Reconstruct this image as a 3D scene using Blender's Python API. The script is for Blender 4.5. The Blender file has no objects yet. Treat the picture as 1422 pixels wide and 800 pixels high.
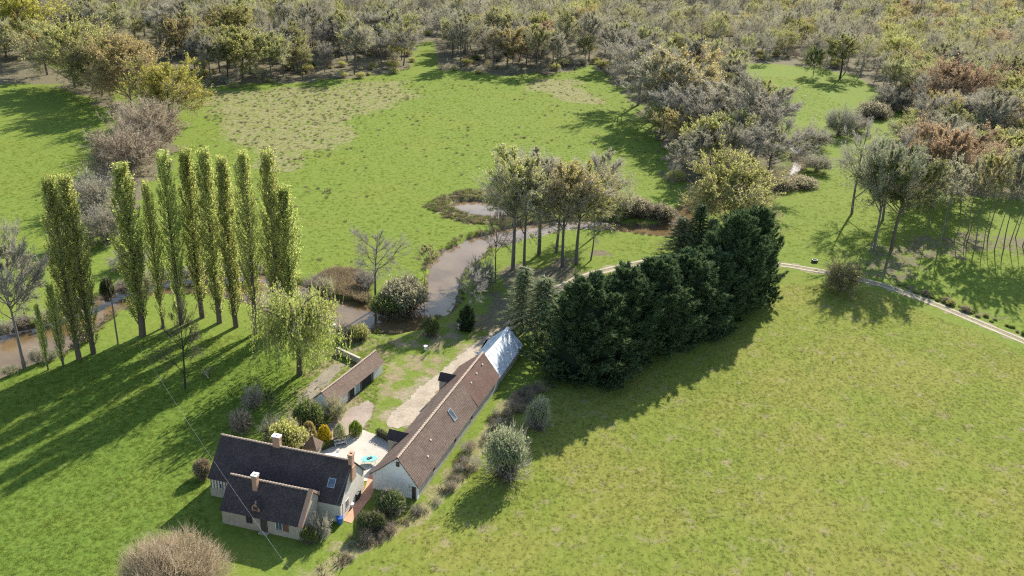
import bpy, bmesh, math, random
import numpy as np
from mathutils import Vector, noise as mnoise

# ------------------------------------------------------------------ camera, world, sun, exposure
scene = bpy.context.scene
FPX, PITCH, ROLL, CAMH = 1235.0, math.radians(24.2), math.radians(3.1), 74.0   # in photo pixels (1422 x 800)
SUN_AZ, SUN_EL = math.radians(25.0), math.radians(31.5)                           # azimuth from +Y towards +X
cF = np.array([0, math.cos(PITCH), -math.sin(PITCH)]); cR0 = np.array([1., 0, 0]); cU0 = np.cross(cR0, cF)
cU = cU0*math.cos(ROLL) - cR0*math.sin(ROLL); cR = cR0*math.cos(ROLL) + cU0*math.sin(ROLL)
from mathutils import Matrix
cam_d = bpy.data.cameras.new('camera'); cam = bpy.data.objects.new('camera', cam_d); scene.collection.objects.link(cam)
cam_d.sensor_width = 36.0; cam_d.lens = 36.0*FPX/1422.0; cam_d.clip_start = 0.5; cam_d.clip_end = 9000
Mx = Matrix(((cR[0], cU[0], -cF[0], 0), (cR[1], cU[1], -cF[1], 0), (cR[2], cU[2], -cF[2], CAMH), (0, 0, 0, 1)))
cam.matrix_world = Mx; scene.camera = cam
w = bpy.data.worlds.new('World'); scene.world = w; w.use_nodes = True
nt = w.node_tree; bg = nt.nodes['Background']; sky = nt.nodes.new('ShaderNodeTexSky')
sky.sky_type = 'NISHITA'; sky.sun_disc = False; sky.sun_elevation = SUN_EL; sky.sun_rotation = SUN_AZ
sky.air_density = 1.2; sky.dust_density = 0.8
nt.links.new(sky.outputs[0], bg.inputs[0]); bg.inputs[1].default_value = 0.115
sd = bpy.data.lights.new('sun', 'SUN'); sd.energy = 5.0; sd.angle = math.radians(0.53); sd.color = (1.0, 0.94, 0.83)
sun = bpy.data.objects.new('sun', sd); scene.collection.objects.link(sun)
S = Vector((math.sin(SUN_AZ)*math.cos(SUN_EL), math.cos(SUN_AZ)*math.cos(SUN_EL), math.sin(SUN_EL)))
sun.rotation_euler = S.to_track_quat('Z', 'Y').to_euler(); sun.location = (60, 140, 150)
vs = scene.view_settings; vs.view_transform = 'Standard'; vs.look = 'None'; vs.gamma = 1.0; vs.use_curve_mapping = False
vs.exposure = 1.35
scene.cycles.use_denoising = False; scene.cycles.use_adaptive_sampling = False; scene.cycles.filter_width = 1.2; scene.cycles.max_bounces = 6; scene.cycles.transparent_max_bounces = 8

# ------------------------------------------------------------------ pixel <-> world
def ray(x, y): return cF*FPX + cR*(x-711) + cU*(400-y)
def G(x, y, z=0.0):
    d = ray(x, y); t = (z-CAMH)/d[2]; return np.array([0, 0, CAMH]) + d*t
def P(X):
    v = np.array(X, float) - [0, 0, CAMH]; k = FPX/(v@cF); return 711+v@cR*k, 400-v@cU*k
def height_at(xb, yb, yt):
    g = G(xb, yb); lo, hi = 0.0, 60.0
    for _ in range(40):
        m = (lo+hi)/2
        if P(g+[0, 0, m])[1] > yt: lo = m
        else: hi = m
    return lo
def mpp(x, y):                                  # metres per photo pixel across the view at a ground point
    g = G(x, y); return ((g-[0, 0, CAMH])@cF)/FPX
def poly(px, z=0.0): return np.array([G(x, y, z)[:2] for x, y in px])
def inside(pts, pg):
    x, y = pts[:, 0], pts[:, 1]; r = np.zeros(len(pts), bool); n = len(pg)
    for i in range(n):
        x0, y0 = pg[i]; x1, y1 = pg[(i+1) % n]
        if y0 == y1: continue
        c = ((y0 > y) != (y1 > y)) & (x < (x1-x0)*(y-y0)/(y1-y0)+x0); r ^= c
    return r
def dist_edge(pts, pg, closed=True):
    d = np.full(len(pts), 1e9); n = len(pg)
    for i in range(n if closed else n-1):
        a = pg[i]; b = pg[(i+1) % n]; ab = b-a; L = max(ab@ab, 1e-9)
        t = np.clip(((pts-a)@ab)/L, 0, 1); q = pts-(a+t[:, None]*ab); d = np.minimum(d, np.hypot(q[:, 0], q[:, 1]))
    return d
def sdist(pts, pg):
    d = dist_edge(pts, pg); return np.where(inside(pts, pg), -d, d)
def sstep(a, b, x):
    t = np.clip((x-a)/(b-a), 0, 1); return t*t*(3-2*t)
def vnoise(p, s, seed=0):                       # cheap smooth value noise, 2D
    rs = np.random.RandomState(1000+seed); tab = rs.rand(256, 256)
    x = p[:, 0]/s; y = p[:, 1]/s; xi = np.floor(x).astype(int); yi = np.floor(y).astype(int)
    fx = x-xi; fy = y-yi; fx = fx*fx*(3-2*fx); fy = fy*fy*(3-2*fy)
    g = lambda a, b: tab[a & 255, b & 255]
    return (g(xi, yi)*(1-fx)+g(xi+1, yi)*fx)*(1-fy)+(g(xi, yi+1)*(1-fx)+g(xi+1, yi+1)*fx)*fy

# ------------------------------------------------------------------ object helpers
COL = scene.collection
def tag(o, label=None, cat=None, group=None, kind=None):
    if label: o['label'] = label
    if cat: o['category'] = cat
    if group: o['group'] = group
    if kind: o['kind'] = kind
    return o
def empty(name, loc=(0, 0, 0), rz=0.0):
    o = bpy.data.objects.new(name, None); COL.objects.link(o); o.location = loc; o.rotation_euler = (0, 0, rz)
    o.empty_display_size = 0.5; return o
def link(name, me, parent=None, loc=None, rz=None, scale=None):
    o = bpy.data.objects.new(name, me); COL.objects.link(o)
    if parent: o.parent = parent
    if loc is not None: o.location = loc
    if rz is not None: o.rotation_euler = (0, 0, rz)
    if scale is not None: o.scale = scale
    return o
def mesh_tri(name, V, T, mats, mi=None, smooth=False):
    V = np.ascontiguousarray(V, dtype=np.float32); T = np.ascontiguousarray(T, dtype=np.int32)
    me = bpy.data.meshes.new(name); me.vertices.add(len(V)); me.vertices.foreach_set('co', V.ravel())
    me.loops.add(T.size); me.loops.foreach_set('vertex_index', T.ravel())
    me.polygons.add(len(T)); me.polygons.foreach_set('loop_start', np.arange(0, T.size, 3, dtype=np.int32))
    if mi is not None: me.polygons.foreach_set('material_index', np.asarray(mi, dtype=np.int32))
    if smooth: me.polygons.foreach_set('use_smooth', np.ones(len(T), bool))
    for m in mats: me.materials.append(m)
    me.update(calc_edges=True); me.validate(); return me
class MB:                                        # small bmesh builder
    def __init__(s): s.bm = bmesh.new(); s.uv = s.bm.loops.layers.uv.new('UVMap')
    def face(s, pts, mi=0, uvs=None):
        f = s.bm.faces.new([s.bm.verts.new(p) for p in pts]); f.material_index = mi
        if uvs:
            for l, q in zip(f.loops, uvs): l[s.uv].uv = q
        return f
    def box(s, x0, x1, y0, y1, z0, z1, mi=0):
        v = [s.bm.verts.new(p) for p in ((x0,y0,z0),(x1,y0,z0),(x1,y1,z0),(x0,y1,z0),(x0,y0,z1),(x1,y0,z1),(x1,y1,z1),(x0,y1,z1))]
        for q in ((0,3,2,1),(4,5,6,7),(0,1,5,4),(1,2,6,5),(2,3,7,6),(3,0,4,7)):
            f = s.bm.faces.new([v[i] for i in q]); f.material_index = mi
            for l in f.loops:
                c = l.vert.co; l[s.uv].uv = (c.x+c.y, c.z) if abs(f.calc_center_median().z-(z0+z1)/2) < 1e-6 else (c.x, c.y)
        return s
    def prism(s, outline, axis, a0, a1, mi=0):   # outline in (p,q) extruded along axis 'x' or 'y' or 'z'
        def mk(p, q, a): return {'x': (a, p, q), 'y': (p, a, q), 'z': (p, q, a)}[axis]
        A = [s.bm.verts.new(mk(p, q, a0)) for p, q in outline]; B = [s.bm.verts.new(mk(p, q, a1)) for p, q in outline]
        n = len(A); fs = [s.bm.faces.new(A), s.bm.faces.new(B[::-1])]
        for i in range(n): fs.append(s.bm.faces.new((A[i], B[i], B[(i+1) % n], A[(i+1) % n])))
        for f in fs: f.material_index = mi
        return s
    def cyl(s, p0, p1, r0, r1, n=10, mi=0):
        p0 = Vector(p0); p1 = Vector(p1); d = (p1-p0).normalized(); a = d.orthogonal().normalized(); b = d.cross(a)
        A = [s.bm.verts.new(p0+(a*math.cos(t)+b*math.sin(t))*r0) for t in [2*math.pi*i/n for i in range(n)]]
        B = [s.bm.verts.new(p1+(a*math.cos(t)+b*math.sin(t))*r1) for t in [2*math.pi*i/n for i in range(n)]]
        s.bm.faces.new(A[::-1]).material_index = mi; s.bm.faces.new(B).material_index = mi
        for i in range(n): s.bm.faces.new((A[i], A[(i+1) % n], B[(i+1) % n], B[i])).material_index = mi
        return s
    def mesh(s, name, mats):
        bmesh.ops.recalc_face_normals(s.bm, faces=s.bm.faces[:]); me = bpy.data.meshes.new(name); s.bm.to_mesh(me); s.bm.free()
        for m in (mats if isinstance(mats, (list, tuple)) else [mats]): me.materials.append(m)
        return me
    def build(s, name, mats, parent=None, **k): return link(name, s.mesh(name, mats), parent, **k)

# ------------------------------------------------------------------ materials
class NT:
    def __init__(s, name):
        s.m = bpy.data.materials.new(name); s.m.use_nodes = True; s.t = s.m.node_tree; s.b = s.t.nodes['Principled BSDF']
        s.out = s.t.nodes['Material Output']
    def n(s, typ, **k):
        nd = s.t.nodes.new(typ)
        for a, v in k.items():
            if a.startswith('i_'): nd.inputs[a[2:].replace('_', ' ')].default_value = v
            else: setattr(nd, a, v)
        return nd
    def l(s, a, b): s.t.links.new(a, b)
    def noise(s, scale, detail=4.0, rough=0.6, vec=None, dist=0.0):
        nd = s.n('ShaderNodeTexNoise'); nd.inputs['Scale'].default_value = scale; nd.inputs['Detail'].default_value = detail
        nd.inputs['Roughness'].default_value = rough; nd.inputs['Distortion'].default_value = dist
        if vec is not None: s.l(vec, nd.inputs['Vector'])
        return nd.outputs['Fac']
    def ramp(s, fac, stops):
        r = s.n('ShaderNodeValToRGB'); s.l(fac, r.inputs[0]); e = r.color_ramp.elements
        e[0].position, e[0].color = stops[0][0], (*stops[0][1], 1); e[1].position, e[1].color = stops[-1][0], (*stops[-1][1], 1)
        for p, c in stops[1:-1]:
            q = e.new(p); q.color = (*c, 1)
        return r.outputs[0]
    def mix(s, fac, a, b, typ='MIX'):
        nd = s.n('ShaderNodeMix', data_type='RGBA', blend_type=typ)
        for val, i in ((fac, 0), (a, 6), (b, 7)):
            if isinstance(val, (int, float)): nd.inputs[i].default_value = val
            elif isinstance(val, tuple): nd.inputs[i].default_value = (*val, 1)
            else: s.l(val, nd.inputs[i])
        return nd.outputs[2]
    def math(s, op, a, b=None, clamp=False):
        nd = s.n('ShaderNodeMath', operation=op, use_clamp=clamp)
        for val, i in ((a, 0), (b, 1)):
            if val is None: continue
            if isinstance(val, (int, float)): nd.inputs[i].default_value = val
            else: s.l(val, nd.inputs[i])
        return nd.outputs[0]
    def mapr(s, v, a, b, c=0.0, d=1.0):
        nd = s.n('ShaderNodeMapRange', interpolation_type='SMOOTHSTEP'); s.l(v, nd.inputs[0])
        for i, q in ((1, a), (2, b), (3, c), (4, d)): nd.inputs[i].default_value = q
        return nd.outputs[0]
    def bump(s, h, strength=0.4, dist=0.1):
        nd = s.n('ShaderNodeBump'); nd.inputs['Strength'].default_value = strength; nd.inputs['Distance'].default_value = dist
        s.l(h, nd.inputs['Height']); s.l(nd.outputs[0], s.b.inputs['Normal']); return nd
    def col(s, c):
        if isinstance(c, tuple): s.b.inputs['Base Color'].default_value = (*c, 1)
        else: s.l(c, s.b.inputs['Base Color'])
    def pos(s): return s.n('ShaderNodeNewGeometry').outputs['Position']
    def attr(s, a): return s.n('ShaderNodeAttribute', attribute_name=a).outputs['Fac']
    def rough(s, r): s.b.inputs['Roughness'].default_value = r

def simple(name, c, rough=0.8, var=0.25, scale=3.0, metal=0.0, bump=0.0, obj=True):
    t = NT(name); v = t.n('ShaderNodeTexCoord').outputs['Object'] if obj else t.pos()
    f = t.noise(scale, 5, 0.65, v); a = tuple(x*(1-var) for x in c); b = tuple(min(1, x*(1+var)) for x in c)
    t.col(t.ramp(f, [(0.3, a), (0.7, b)])); t.rough(rough); t.b.inputs['Metallic'].default_value = metal
    if bump: t.bump(t.noise(scale*4, 4, 0.6, v), bump, 0.05)
    return t.m

def leaf_mat(name, c1, c2, trans=0.4):
    t = NT(name); geo = t.n('ShaderNodeNewGeometry'); oi = t.n('ShaderNodeObjectInfo')
    c = t.ramp(geo.outputs['Random Per Island'], [(0.0, c1), (1.0, c2)])
    hs = t.n('ShaderNodeHueSaturation'); t.l(c, hs.inputs['Color'])
    t.l(t.mapr(oi.outputs['Random'], 0, 1, 0.492, 0.508), hs.inputs['Hue']); t.l(t.mapr(oi.outputs['Random'], 0, 1, 0.85, 1.15), hs.inputs['Value'])
    t.l(hs.outputs[0], t.b.inputs['Base Color']); t.rough(0.7); t.b.inputs['Specular IOR Level'].default_value = 0.1
    tr = t.n('ShaderNodeBsdfTranslucent'); t.l(hs.outputs[0], tr.inputs['Color']); mx = t.n('ShaderNodeMixShader'); mx.inputs[0].default_value = trans
    t.l(t.b.outputs[0], mx.inputs[1]); t.l(tr.outputs[0], mx.inputs[2]); t.l(mx.outputs[0], t.out.inputs['Surface']); return t.m
def bark_mat(name, c1, c2, trans=0.35):
    t = NT(name); geo = t.n('ShaderNodeNewGeometry'); oi = t.n('ShaderNodeObjectInfo')
    c = t.ramp(geo.outputs['Random Per Island'], [(0.0, c1), (1.0, c2)])
    hs = t.n('ShaderNodeHueSaturation'); t.l(c, hs.inputs['Color']); t.l(t.mapr(oi.outputs['Random'], 0, 1, 0.8, 1.2), hs.inputs['Value'])
    t.l(hs.outputs[0], t.b.inputs['Base Color']); t.rough(0.9); t.b.inputs['Specular IOR Level'].default_value = 0.1
    if name.startswith('bark'):                     # a twig is round: some light always reaches round it
        tr = t.n('ShaderNodeBsdfTranslucent'); t.l(hs.outputs[0], tr.inputs['Color']); mx = t.n('ShaderNodeMixShader'); mx.inputs[0].default_value = trans
        t.l(t.b.outputs[0], mx.inputs[1]); t.l(tr.outputs[0], mx.inputs[2]); t.l(mx.outputs[0], t.out.inputs['Surface'])
    return t.m
LEAF = {
    'poplar': leaf_mat('leaf_poplar', (0.32, 0.36, 0.09), (0.48, 0.51, 0.16), 0.6),
    'yellow': leaf_mat('leaf_yellow', (0.32, 0.31, 0.045), (0.50, 0.47, 0.085), 0.55),
    'olive': leaf_mat('leaf_olive', (0.26, 0.26, 0.075), (0.42, 0.41, 0.13), 0.55),
    'gold': leaf_mat('leaf_gold', (0.31, 0.25, 0.09), (0.46, 0.38, 0.145), 0.55),
    'bronze': leaf_mat('leaf_bronze', (0.30, 0.20, 0.11), (0.43, 0.30, 0.175), 0.5),
    'green': leaf_mat('leaf_green', (0.085, 0.12, 0.03), (0.19, 0.23, 0.065), 0.4),
    'pale': leaf_mat('leaf_pale', (0.20, 0.23, 0.11), (0.34, 0.36, 0.20), 0.4),
    'grey': leaf_mat('leaf_grey', (0.24, 0.22, 0.13), (0.37, 0.35, 0.22), 0.5),
    'dark': leaf_mat('leaf_dark', (0.02, 0.035, 0.012), (0.05, 0.07, 0.025), 0.2),
    'shade_core': leaf_mat('conifer_shade_core', (0.010, 0.018, 0.008), (0.013, 0.022, 0.010), 0.0),  # near-black: the shade inside a conifer, put into the colour
    'conifer': leaf_mat('leaf_conifer', (0.032, 0.06, 0.026), (0.135, 0.18, 0.075), 0.28),
    'spruce': leaf_mat('leaf_spruce', (0.15, 0.18, 0.085), (0.31, 0.33, 0.18), 0.45),
    'willow': leaf_mat('leaf_willow', (0.20, 0.24, 0.05), (0.33, 0.36, 0.09), 0.5),
    'box': leaf_mat('leaf_box', (0.06, 0.085, 0.025), (0.20, 0.22, 0.09), 0.3),
    'lime': leaf_mat('leaf_lime', (0.16, 0.24, 0.02), (0.26, 0.34, 0.04), 0.35),
    'blossom': leaf_mat('leaf_blossom', (0.38, 0.32, 0.02), (0.78, 0.60, 0.03), 0.3),
    'cream': leaf_mat('leaf_cream', (0.34, 0.36, 0.16), (0.5, 0.5, 0.26), 0.3),
    'straw': leaf_mat('leaf_straw', (0.24, 0.19, 0.11), (0.38, 0.31, 0.19), 0.3),
    'bramble': leaf_mat('leaf_bramble', (0.16, 0.12, 0.08), (0.28, 0.21, 0.145), 0.25),
    'rush': leaf_mat('leaf_rush', (0.10, 0.105, 0.055), (0.21, 0.19, 0.11), 0.3),
    'grassA': leaf_mat('leaf_grass_fresh', (0.12, 0.168, 0.024), (0.205, 0.255, 0.046), 0.45),
    'grassB': leaf_mat('leaf_grass_yellow', (0.145, 0.168, 0.03), (0.24, 0.25, 0.06), 0.45),
}
BARK = {
    'grey': bark_mat('bark_grey', (0.25, 0.23, 0.19), (0.44, 0.40, 0.34)),
    'brown': bark_mat('bark_brown', (0.25, 0.205, 0.15), (0.42, 0.345, 0.26)),
    'dark': bark_mat('bark_dark', (0.06, 0.05, 0.04), (0.13, 0.11, 0.09)),
    'mauve': bark_mat('bark_mauve', (0.26, 0.235, 0.205), (0.44, 0.40, 0.345)),
    'osier': bark_mat('bark_osier', (0.32, 0.25, 0.165), (0.48, 0.385, 0.27)),
}
TRUNK = {
    'grey': bark_mat('trunk_grey', (0.09, 0.08, 0.065), (0.17, 0.15, 0.125)), 'brown': bark_mat('trunk_brown', (0.085, 0.068, 0.05), (0.15, 0.12, 0.09)), 'dark': bark_mat('trunk_dark', (0.04, 0.035, 0.028), (0.08, 0.07, 0.055)),
    'mauve': bark_mat('trunk_mauve', (0.11, 0.098, 0.085), (0.20, 0.178, 0.155)), 'osier': bark_mat('trunk_osier', (0.24, 0.185, 0.12), (0.36, 0.28, 0.19)),
}

# ------------------------------------------------------------------ tree generator
def tubes(A, C, B, r0, r1, segs, sides):
    N = len(A); t = np.linspace(0, 1, segs+1)[None, :, None]
    pts = (1-t)**2*A[:, None]+2*t*(1-t)*C[:, None]+t*t*B[:, None]
    tan = np.gradient(pts, axis=1); tan /= np.linalg.norm(tan, axis=2, keepdims=True)+1e-9
    ref = np.where(np.abs(tan[..., 2:3]) > 0.9, np.array([1., 0, 0]), np.array([0, 0, 1.]))
    a = np.cross(tan, ref); a /= np.linalg.norm(a, axis=2, keepdims=True)+1e-9; b = np.cross(tan, a)
    th = np.arange(sides)*2*np.pi/sides; rr = (r0[:, None]*(1-t[0, :, 0])+r1[:, None]*t[0, :, 0])[..., None, None]
    V = pts[:, :, None]+rr*(a[:, :, None]*np.cos(th)[None, None, :, None]+b[:, :, None]*np.sin(th)[None, None, :, None])
    base = (np.arange(N)*(segs+1)*sides)[:, None, None]; i = np.arange(segs)[None, :, None]*sides; j = np.arange(sides)[None, None, :]
    jn = (j+1) % sides; q0 = base+i+j; q1 = base+i+jn; q2 = q1+sides; q3 = q0+sides
    T = np.concatenate([np.stack([q0, q1, q2], -1).reshape(-1, 3), np.stack([q0, q2, q3], -1).reshape(-1, 3)])
    return V.reshape(-1, 3), T
def twigs(A, B, wd, rs):
    d = B-A; n = np.cross(d, rs.randn(len(A), 3)); n /= np.linalg.norm(n, axis=1, keepdims=True)+1e-9; wd = np.reshape(wd, (-1, 1))
    V = np.stack([A-n*wd/2, A+n*wd/2, B], 1).reshape(-1, 3); return V, np.arange(len(A)*3).reshape(-1, 3)
def leaves(Pn, size, rs, aspect=0.6, axis=None):
    N = len(Pn); a = rs.randn(N, 3) if axis is None else axis+rs.randn(N, 3)*0.35
    a /= np.linalg.norm(a, axis=1, keepdims=True)+1e-9; b = np.cross(a, rs.randn(N, 3)); b /= np.linalg.norm(b, axis=1, keepdims=True)+1e-9
    s = (np.asarray(size)*(0.6+0.8*rs.rand(N)))[:, None]
    V = np.stack([Pn-a*s, Pn+b*s*aspect, Pn+a*s, Pn-b*s*aspect], 1).reshape(-1, 3); k = np.arange(N)[:, None]*4
    return V, np.concatenate([k+[0, 1, 2], k+[0, 2, 3]])
def qpt(A, C, B, t): t = t[:, None]; return (1-t)**2*A+2*t*(1-t)*C+t*t*B
def qtan(A, C, B, t): t = t[:, None]; d = 2*(1-t)*(C-A)+2*t*(B-C); return d/(np.linalg.norm(d, axis=1, keepdims=True)+1e-9)
class Acc:
    def __init__(s): s.V = []; s.T = []; s.M = []; s.n = 0
    def add(s, VT, m=0):
        V, T = VT; s.V.append(V); s.T.append(T+s.n); s.M.append(np.full(len(T), m)); s.n += len(V)
    def mesh(s, name, mats, smooth=False): return mesh_tri(name, np.concatenate(s.V), np.concatenate(s.T), mats, np.concatenate(s.M), smooth)
PROTO = {}
def branchy(key, seed, H, R, cb, n1, n2, n3, n4, nleaf, lsize, bark='grey', leaf='olive', r0=None, multi=0, l2=.55, l3=.52, l4=.55, up=.25,
            top_bias=0.0, tw=0.045, lean=0.03, flat=1.0, spread=.75):
    """broadleaf: trunk (tubes) + crown (twigs and leaves); ends reach a lumpy ellipsoid"""
    rs = np.random.RandomState(seed); tr = Acc(); cr = Acc(); r0 = r0 or H*0.017
    top = np.array([rs.randn()*lean*H, rs.randn()*lean*H, H*0.86]); A0 = np.zeros((1, 3)); C0 = np.array([[rs.randn()*lean*H, rs.randn()*lean*H, H*.4]]); B0 = top[None]
    A0[0, 2] = -0.3
    if not multi: tr.add(tubes(A0, C0, B0, np.array([r0]), np.array([r0*.12]), 9, 7))
    cen = np.array([top[0]*.7, top[1]*.7, H*(1+cb)/2]); rad = np.array([R, R, H*(1-cb)/2*flat])
    k = np.arange(n1); zz = 1-(k+.5)/n1*1.45; zz = np.clip(zz, -.5, 1); az = k*2.39996+rs.rand()*6
    dr = np.stack([np.cos(az)*np.sqrt(1-zz**2), np.sin(az)*np.sqrt(1-zz**2), zz], 1)+rs.randn(n1, 3)*.12
    E = cen+rad*dr*(.42+.36*rs.rand(n1, 1))
    hd = np.hypot(E[:, 0]-cen[0], E[:, 1]-cen[1])
    if multi:
        A1 = np.stack([rs.randn(n1)*R*.12*multi, rs.randn(n1)*R*.12*multi, np.full(n1, -.2)], 1)
    else:
        sz = np.clip(E[:, 2]-hd*(.55+.5*rs.rand(n1)), H*max(.12, cb*.75), H*.82); ts = sz/(H*.86); A1 = qpt(np.repeat(A0, n1, 0), np.repeat(C0, n1, 0), np.repeat(B0, n1, 0), ts)
    C1 = A1*(1-.5)+E*.5; C1[:, 2] = A1[:, 2]+(E[:, 2]-A1[:, 2])*(.62 if multi else .38); C1 += rs.randn(n1, 3)*R*.07
    L1 = np.linalg.norm(E-A1, axis=1); rr1 = r0*(.16+.34*np.clip(L1/(R*1.6), 0, 1))*(1.3 if multi else 1)
    tr.add(tubes(A1, C1, E, rr1, rr1*.25, 5, 5))
    def child(A, C, B, L, n, tmin, lf, rnd):
        N = len(A); idx = np.repeat(np.arange(N), n); t = tmin+(1-tmin)*rs.rand(N*n)**.8
        p = qpt(A[idx], C[idx], B[idx], t); tn = qtan(A[idx], C[idx], B[idx], t)
        out = p-cen; out /= np.linalg.norm(out, axis=1, keepdims=True)+1e-9
        d = tn*.55+rs.randn(N*n, 3)*rnd*.5+out*.45+np.array([0, 0, up]); d /= np.linalg.norm(d, axis=1, keepdims=True)+1e-9
        ln = L[idx]*lf*(.6+.7*rs.rand(N*n)); e = p+d*ln[:, None]; e[:, 2] = np.maximum(e[:, 2], .15); c = (p+e)/2+rs.randn(N*n, 3)*ln[:, None]*.1+np.array([0, 0, .04])*ln[:, None]
        return p, c, e, ln, idx
    A2, C2, E2, L2, i2 = child(A1, C1, E, L1, n2, .3, l2, spread); r2 = rr1[i2]*.33; tr.add(tubes(A2, C2, E2, r2, r2*.3, 3, 4))
    A3, C3, E3, L3, i3 = child(A2, C2, E2, L2, n3, .15, l3, spread); r3 = np.maximum(r2[i3]*.38, .012); cr.add(tubes(A3, C3, E3, r3, r3*.35, 2, 3), 0)
    A4, C4, E4, L4, i4 = child(A3, C3, E3, L3, n4, .1, l4, spread); L4 = np.maximum(L4, .3); cr.add(twigs(A4, E4, tw, rs), 0)
    cr.add(twigs(A4*.5+E4*.5, E4+rs.randn(len(A4), 3)*.35*L4[:, None], tw*.8, rs), 0)
    if nleaf:
        wgt = np.exp(top_bias*(E4[:, 2]-cen[2])/rad[2]); wgt *= (.35+1.3*vnoise(E4[:, :2]+E4[:, 2:3]*.7, R*.4, seed)); q = rs.choice(len(A4), nleaf, p=wgt/wgt.sum())
        t = rs.rand(nleaf, 1)**.6; lp = A4[q]*(1-t)+E4[q]*t+rs.randn(nleaf, 3)*.08; cr.add(leaves(lp, lsize, rs), 1)
    PROTO[key] = dict(trunk=tr.mesh(key+'_trunk', [TRUNK[bark]], True), crown=cr.mesh(key+'_crown', [BARK[bark], LEAF[leaf]]), H=H, R=R)

def poplar(key, seed, H=30., R=2.0, nleaf=12500):
    rs = np.random.RandomState(seed); tr = Acc(); cr = Acc()
    tr.add(tubes(np.array([[0, 0, -.3]]), np.array([[rs.randn()*.3, rs.randn()*.3, H*.5]]), np.array([[rs.randn()*.2, rs.randn()*.2, H*.97]]), np.array([.42]), np.array([.04]), 10, 8))
    n = 170; z0 = H*(.03+.89*(np.arange(n)+.5)/n); az = np.arange(n)*2.4+rs.rand(n); prof = np.interp(z0/H, [0, .1, .3, .5, .75, .9, 1], [.55, .65, .9, 1.0, .66, .36, .12])*R*(.6+.55*rs.rand(n))
    keep = rs.rand(n) < np.interp(z0/H, [0, .12, .3, 1], [.3, .6, 1, 1]); z0, az, prof = z0[keep], az[keep], prof[keep]; n = len(z0)
    Ln = H*(.09+.08*rs.rand(n))*np.interp(z0/H, [0, .8, 1], [1, .9, .5]); A = np.stack([np.zeros(n), np.zeros(n), z0], 1)
    E = np.stack([np.cos(az)*prof, np.sin(az)*prof, np.minimum(z0+Ln, H*(.965+.03*rs.rand(n)))], 1); C = np.stack([np.cos(az)*prof*.85, np.sin(az)*prof*.85, z0+Ln*.3], 1)
    tr.add(tubes(A, C, E, np.full(n, .07), np.full(n, .015), 4, 4))
    m = 16; idx = np.repeat(np.arange(n), m); t = .15+.85*rs.rand(n*m); p = qpt(A[idx], C[idx], E[idx], t)
    d = rs.randn(n*m, 3)*.3; d[:, 2] = np.abs(d[:, 2])+1.0; e = p+d*(.5+.6*rs.rand(n*m, 1)); e[:, 2] = np.minimum(e[:, 2], H); cr.add(twigs(p, e, .03, rs), 0)
    wgt = np.interp(p[:, 2]/H, [0, .08, .2, .8, 1], [.35, .55, .85, 1, .8])*(.3+vnoise(np.stack([az[idx]*1.3, p[:, 2]], 1), 2.2, seed)*1.4); q = rs.choice(len(p), nleaf, p=wgt/wgt.sum())
    lp = p[q]+(e[q]-p[q])*rs.rand(nleaf, 1)+rs.randn(nleaf, 3)*.12; cr.add(leaves(lp, .12, rs, .8), 1)
    PROTO[key] = dict(trunk=tr.mesh(key+'_trunk', [TRUNK['brown']], True), crown=cr.mesh(key+'_crown', [BARK['brown'], LEAF['poplar']]), H=H, R=R*1.12)

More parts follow.
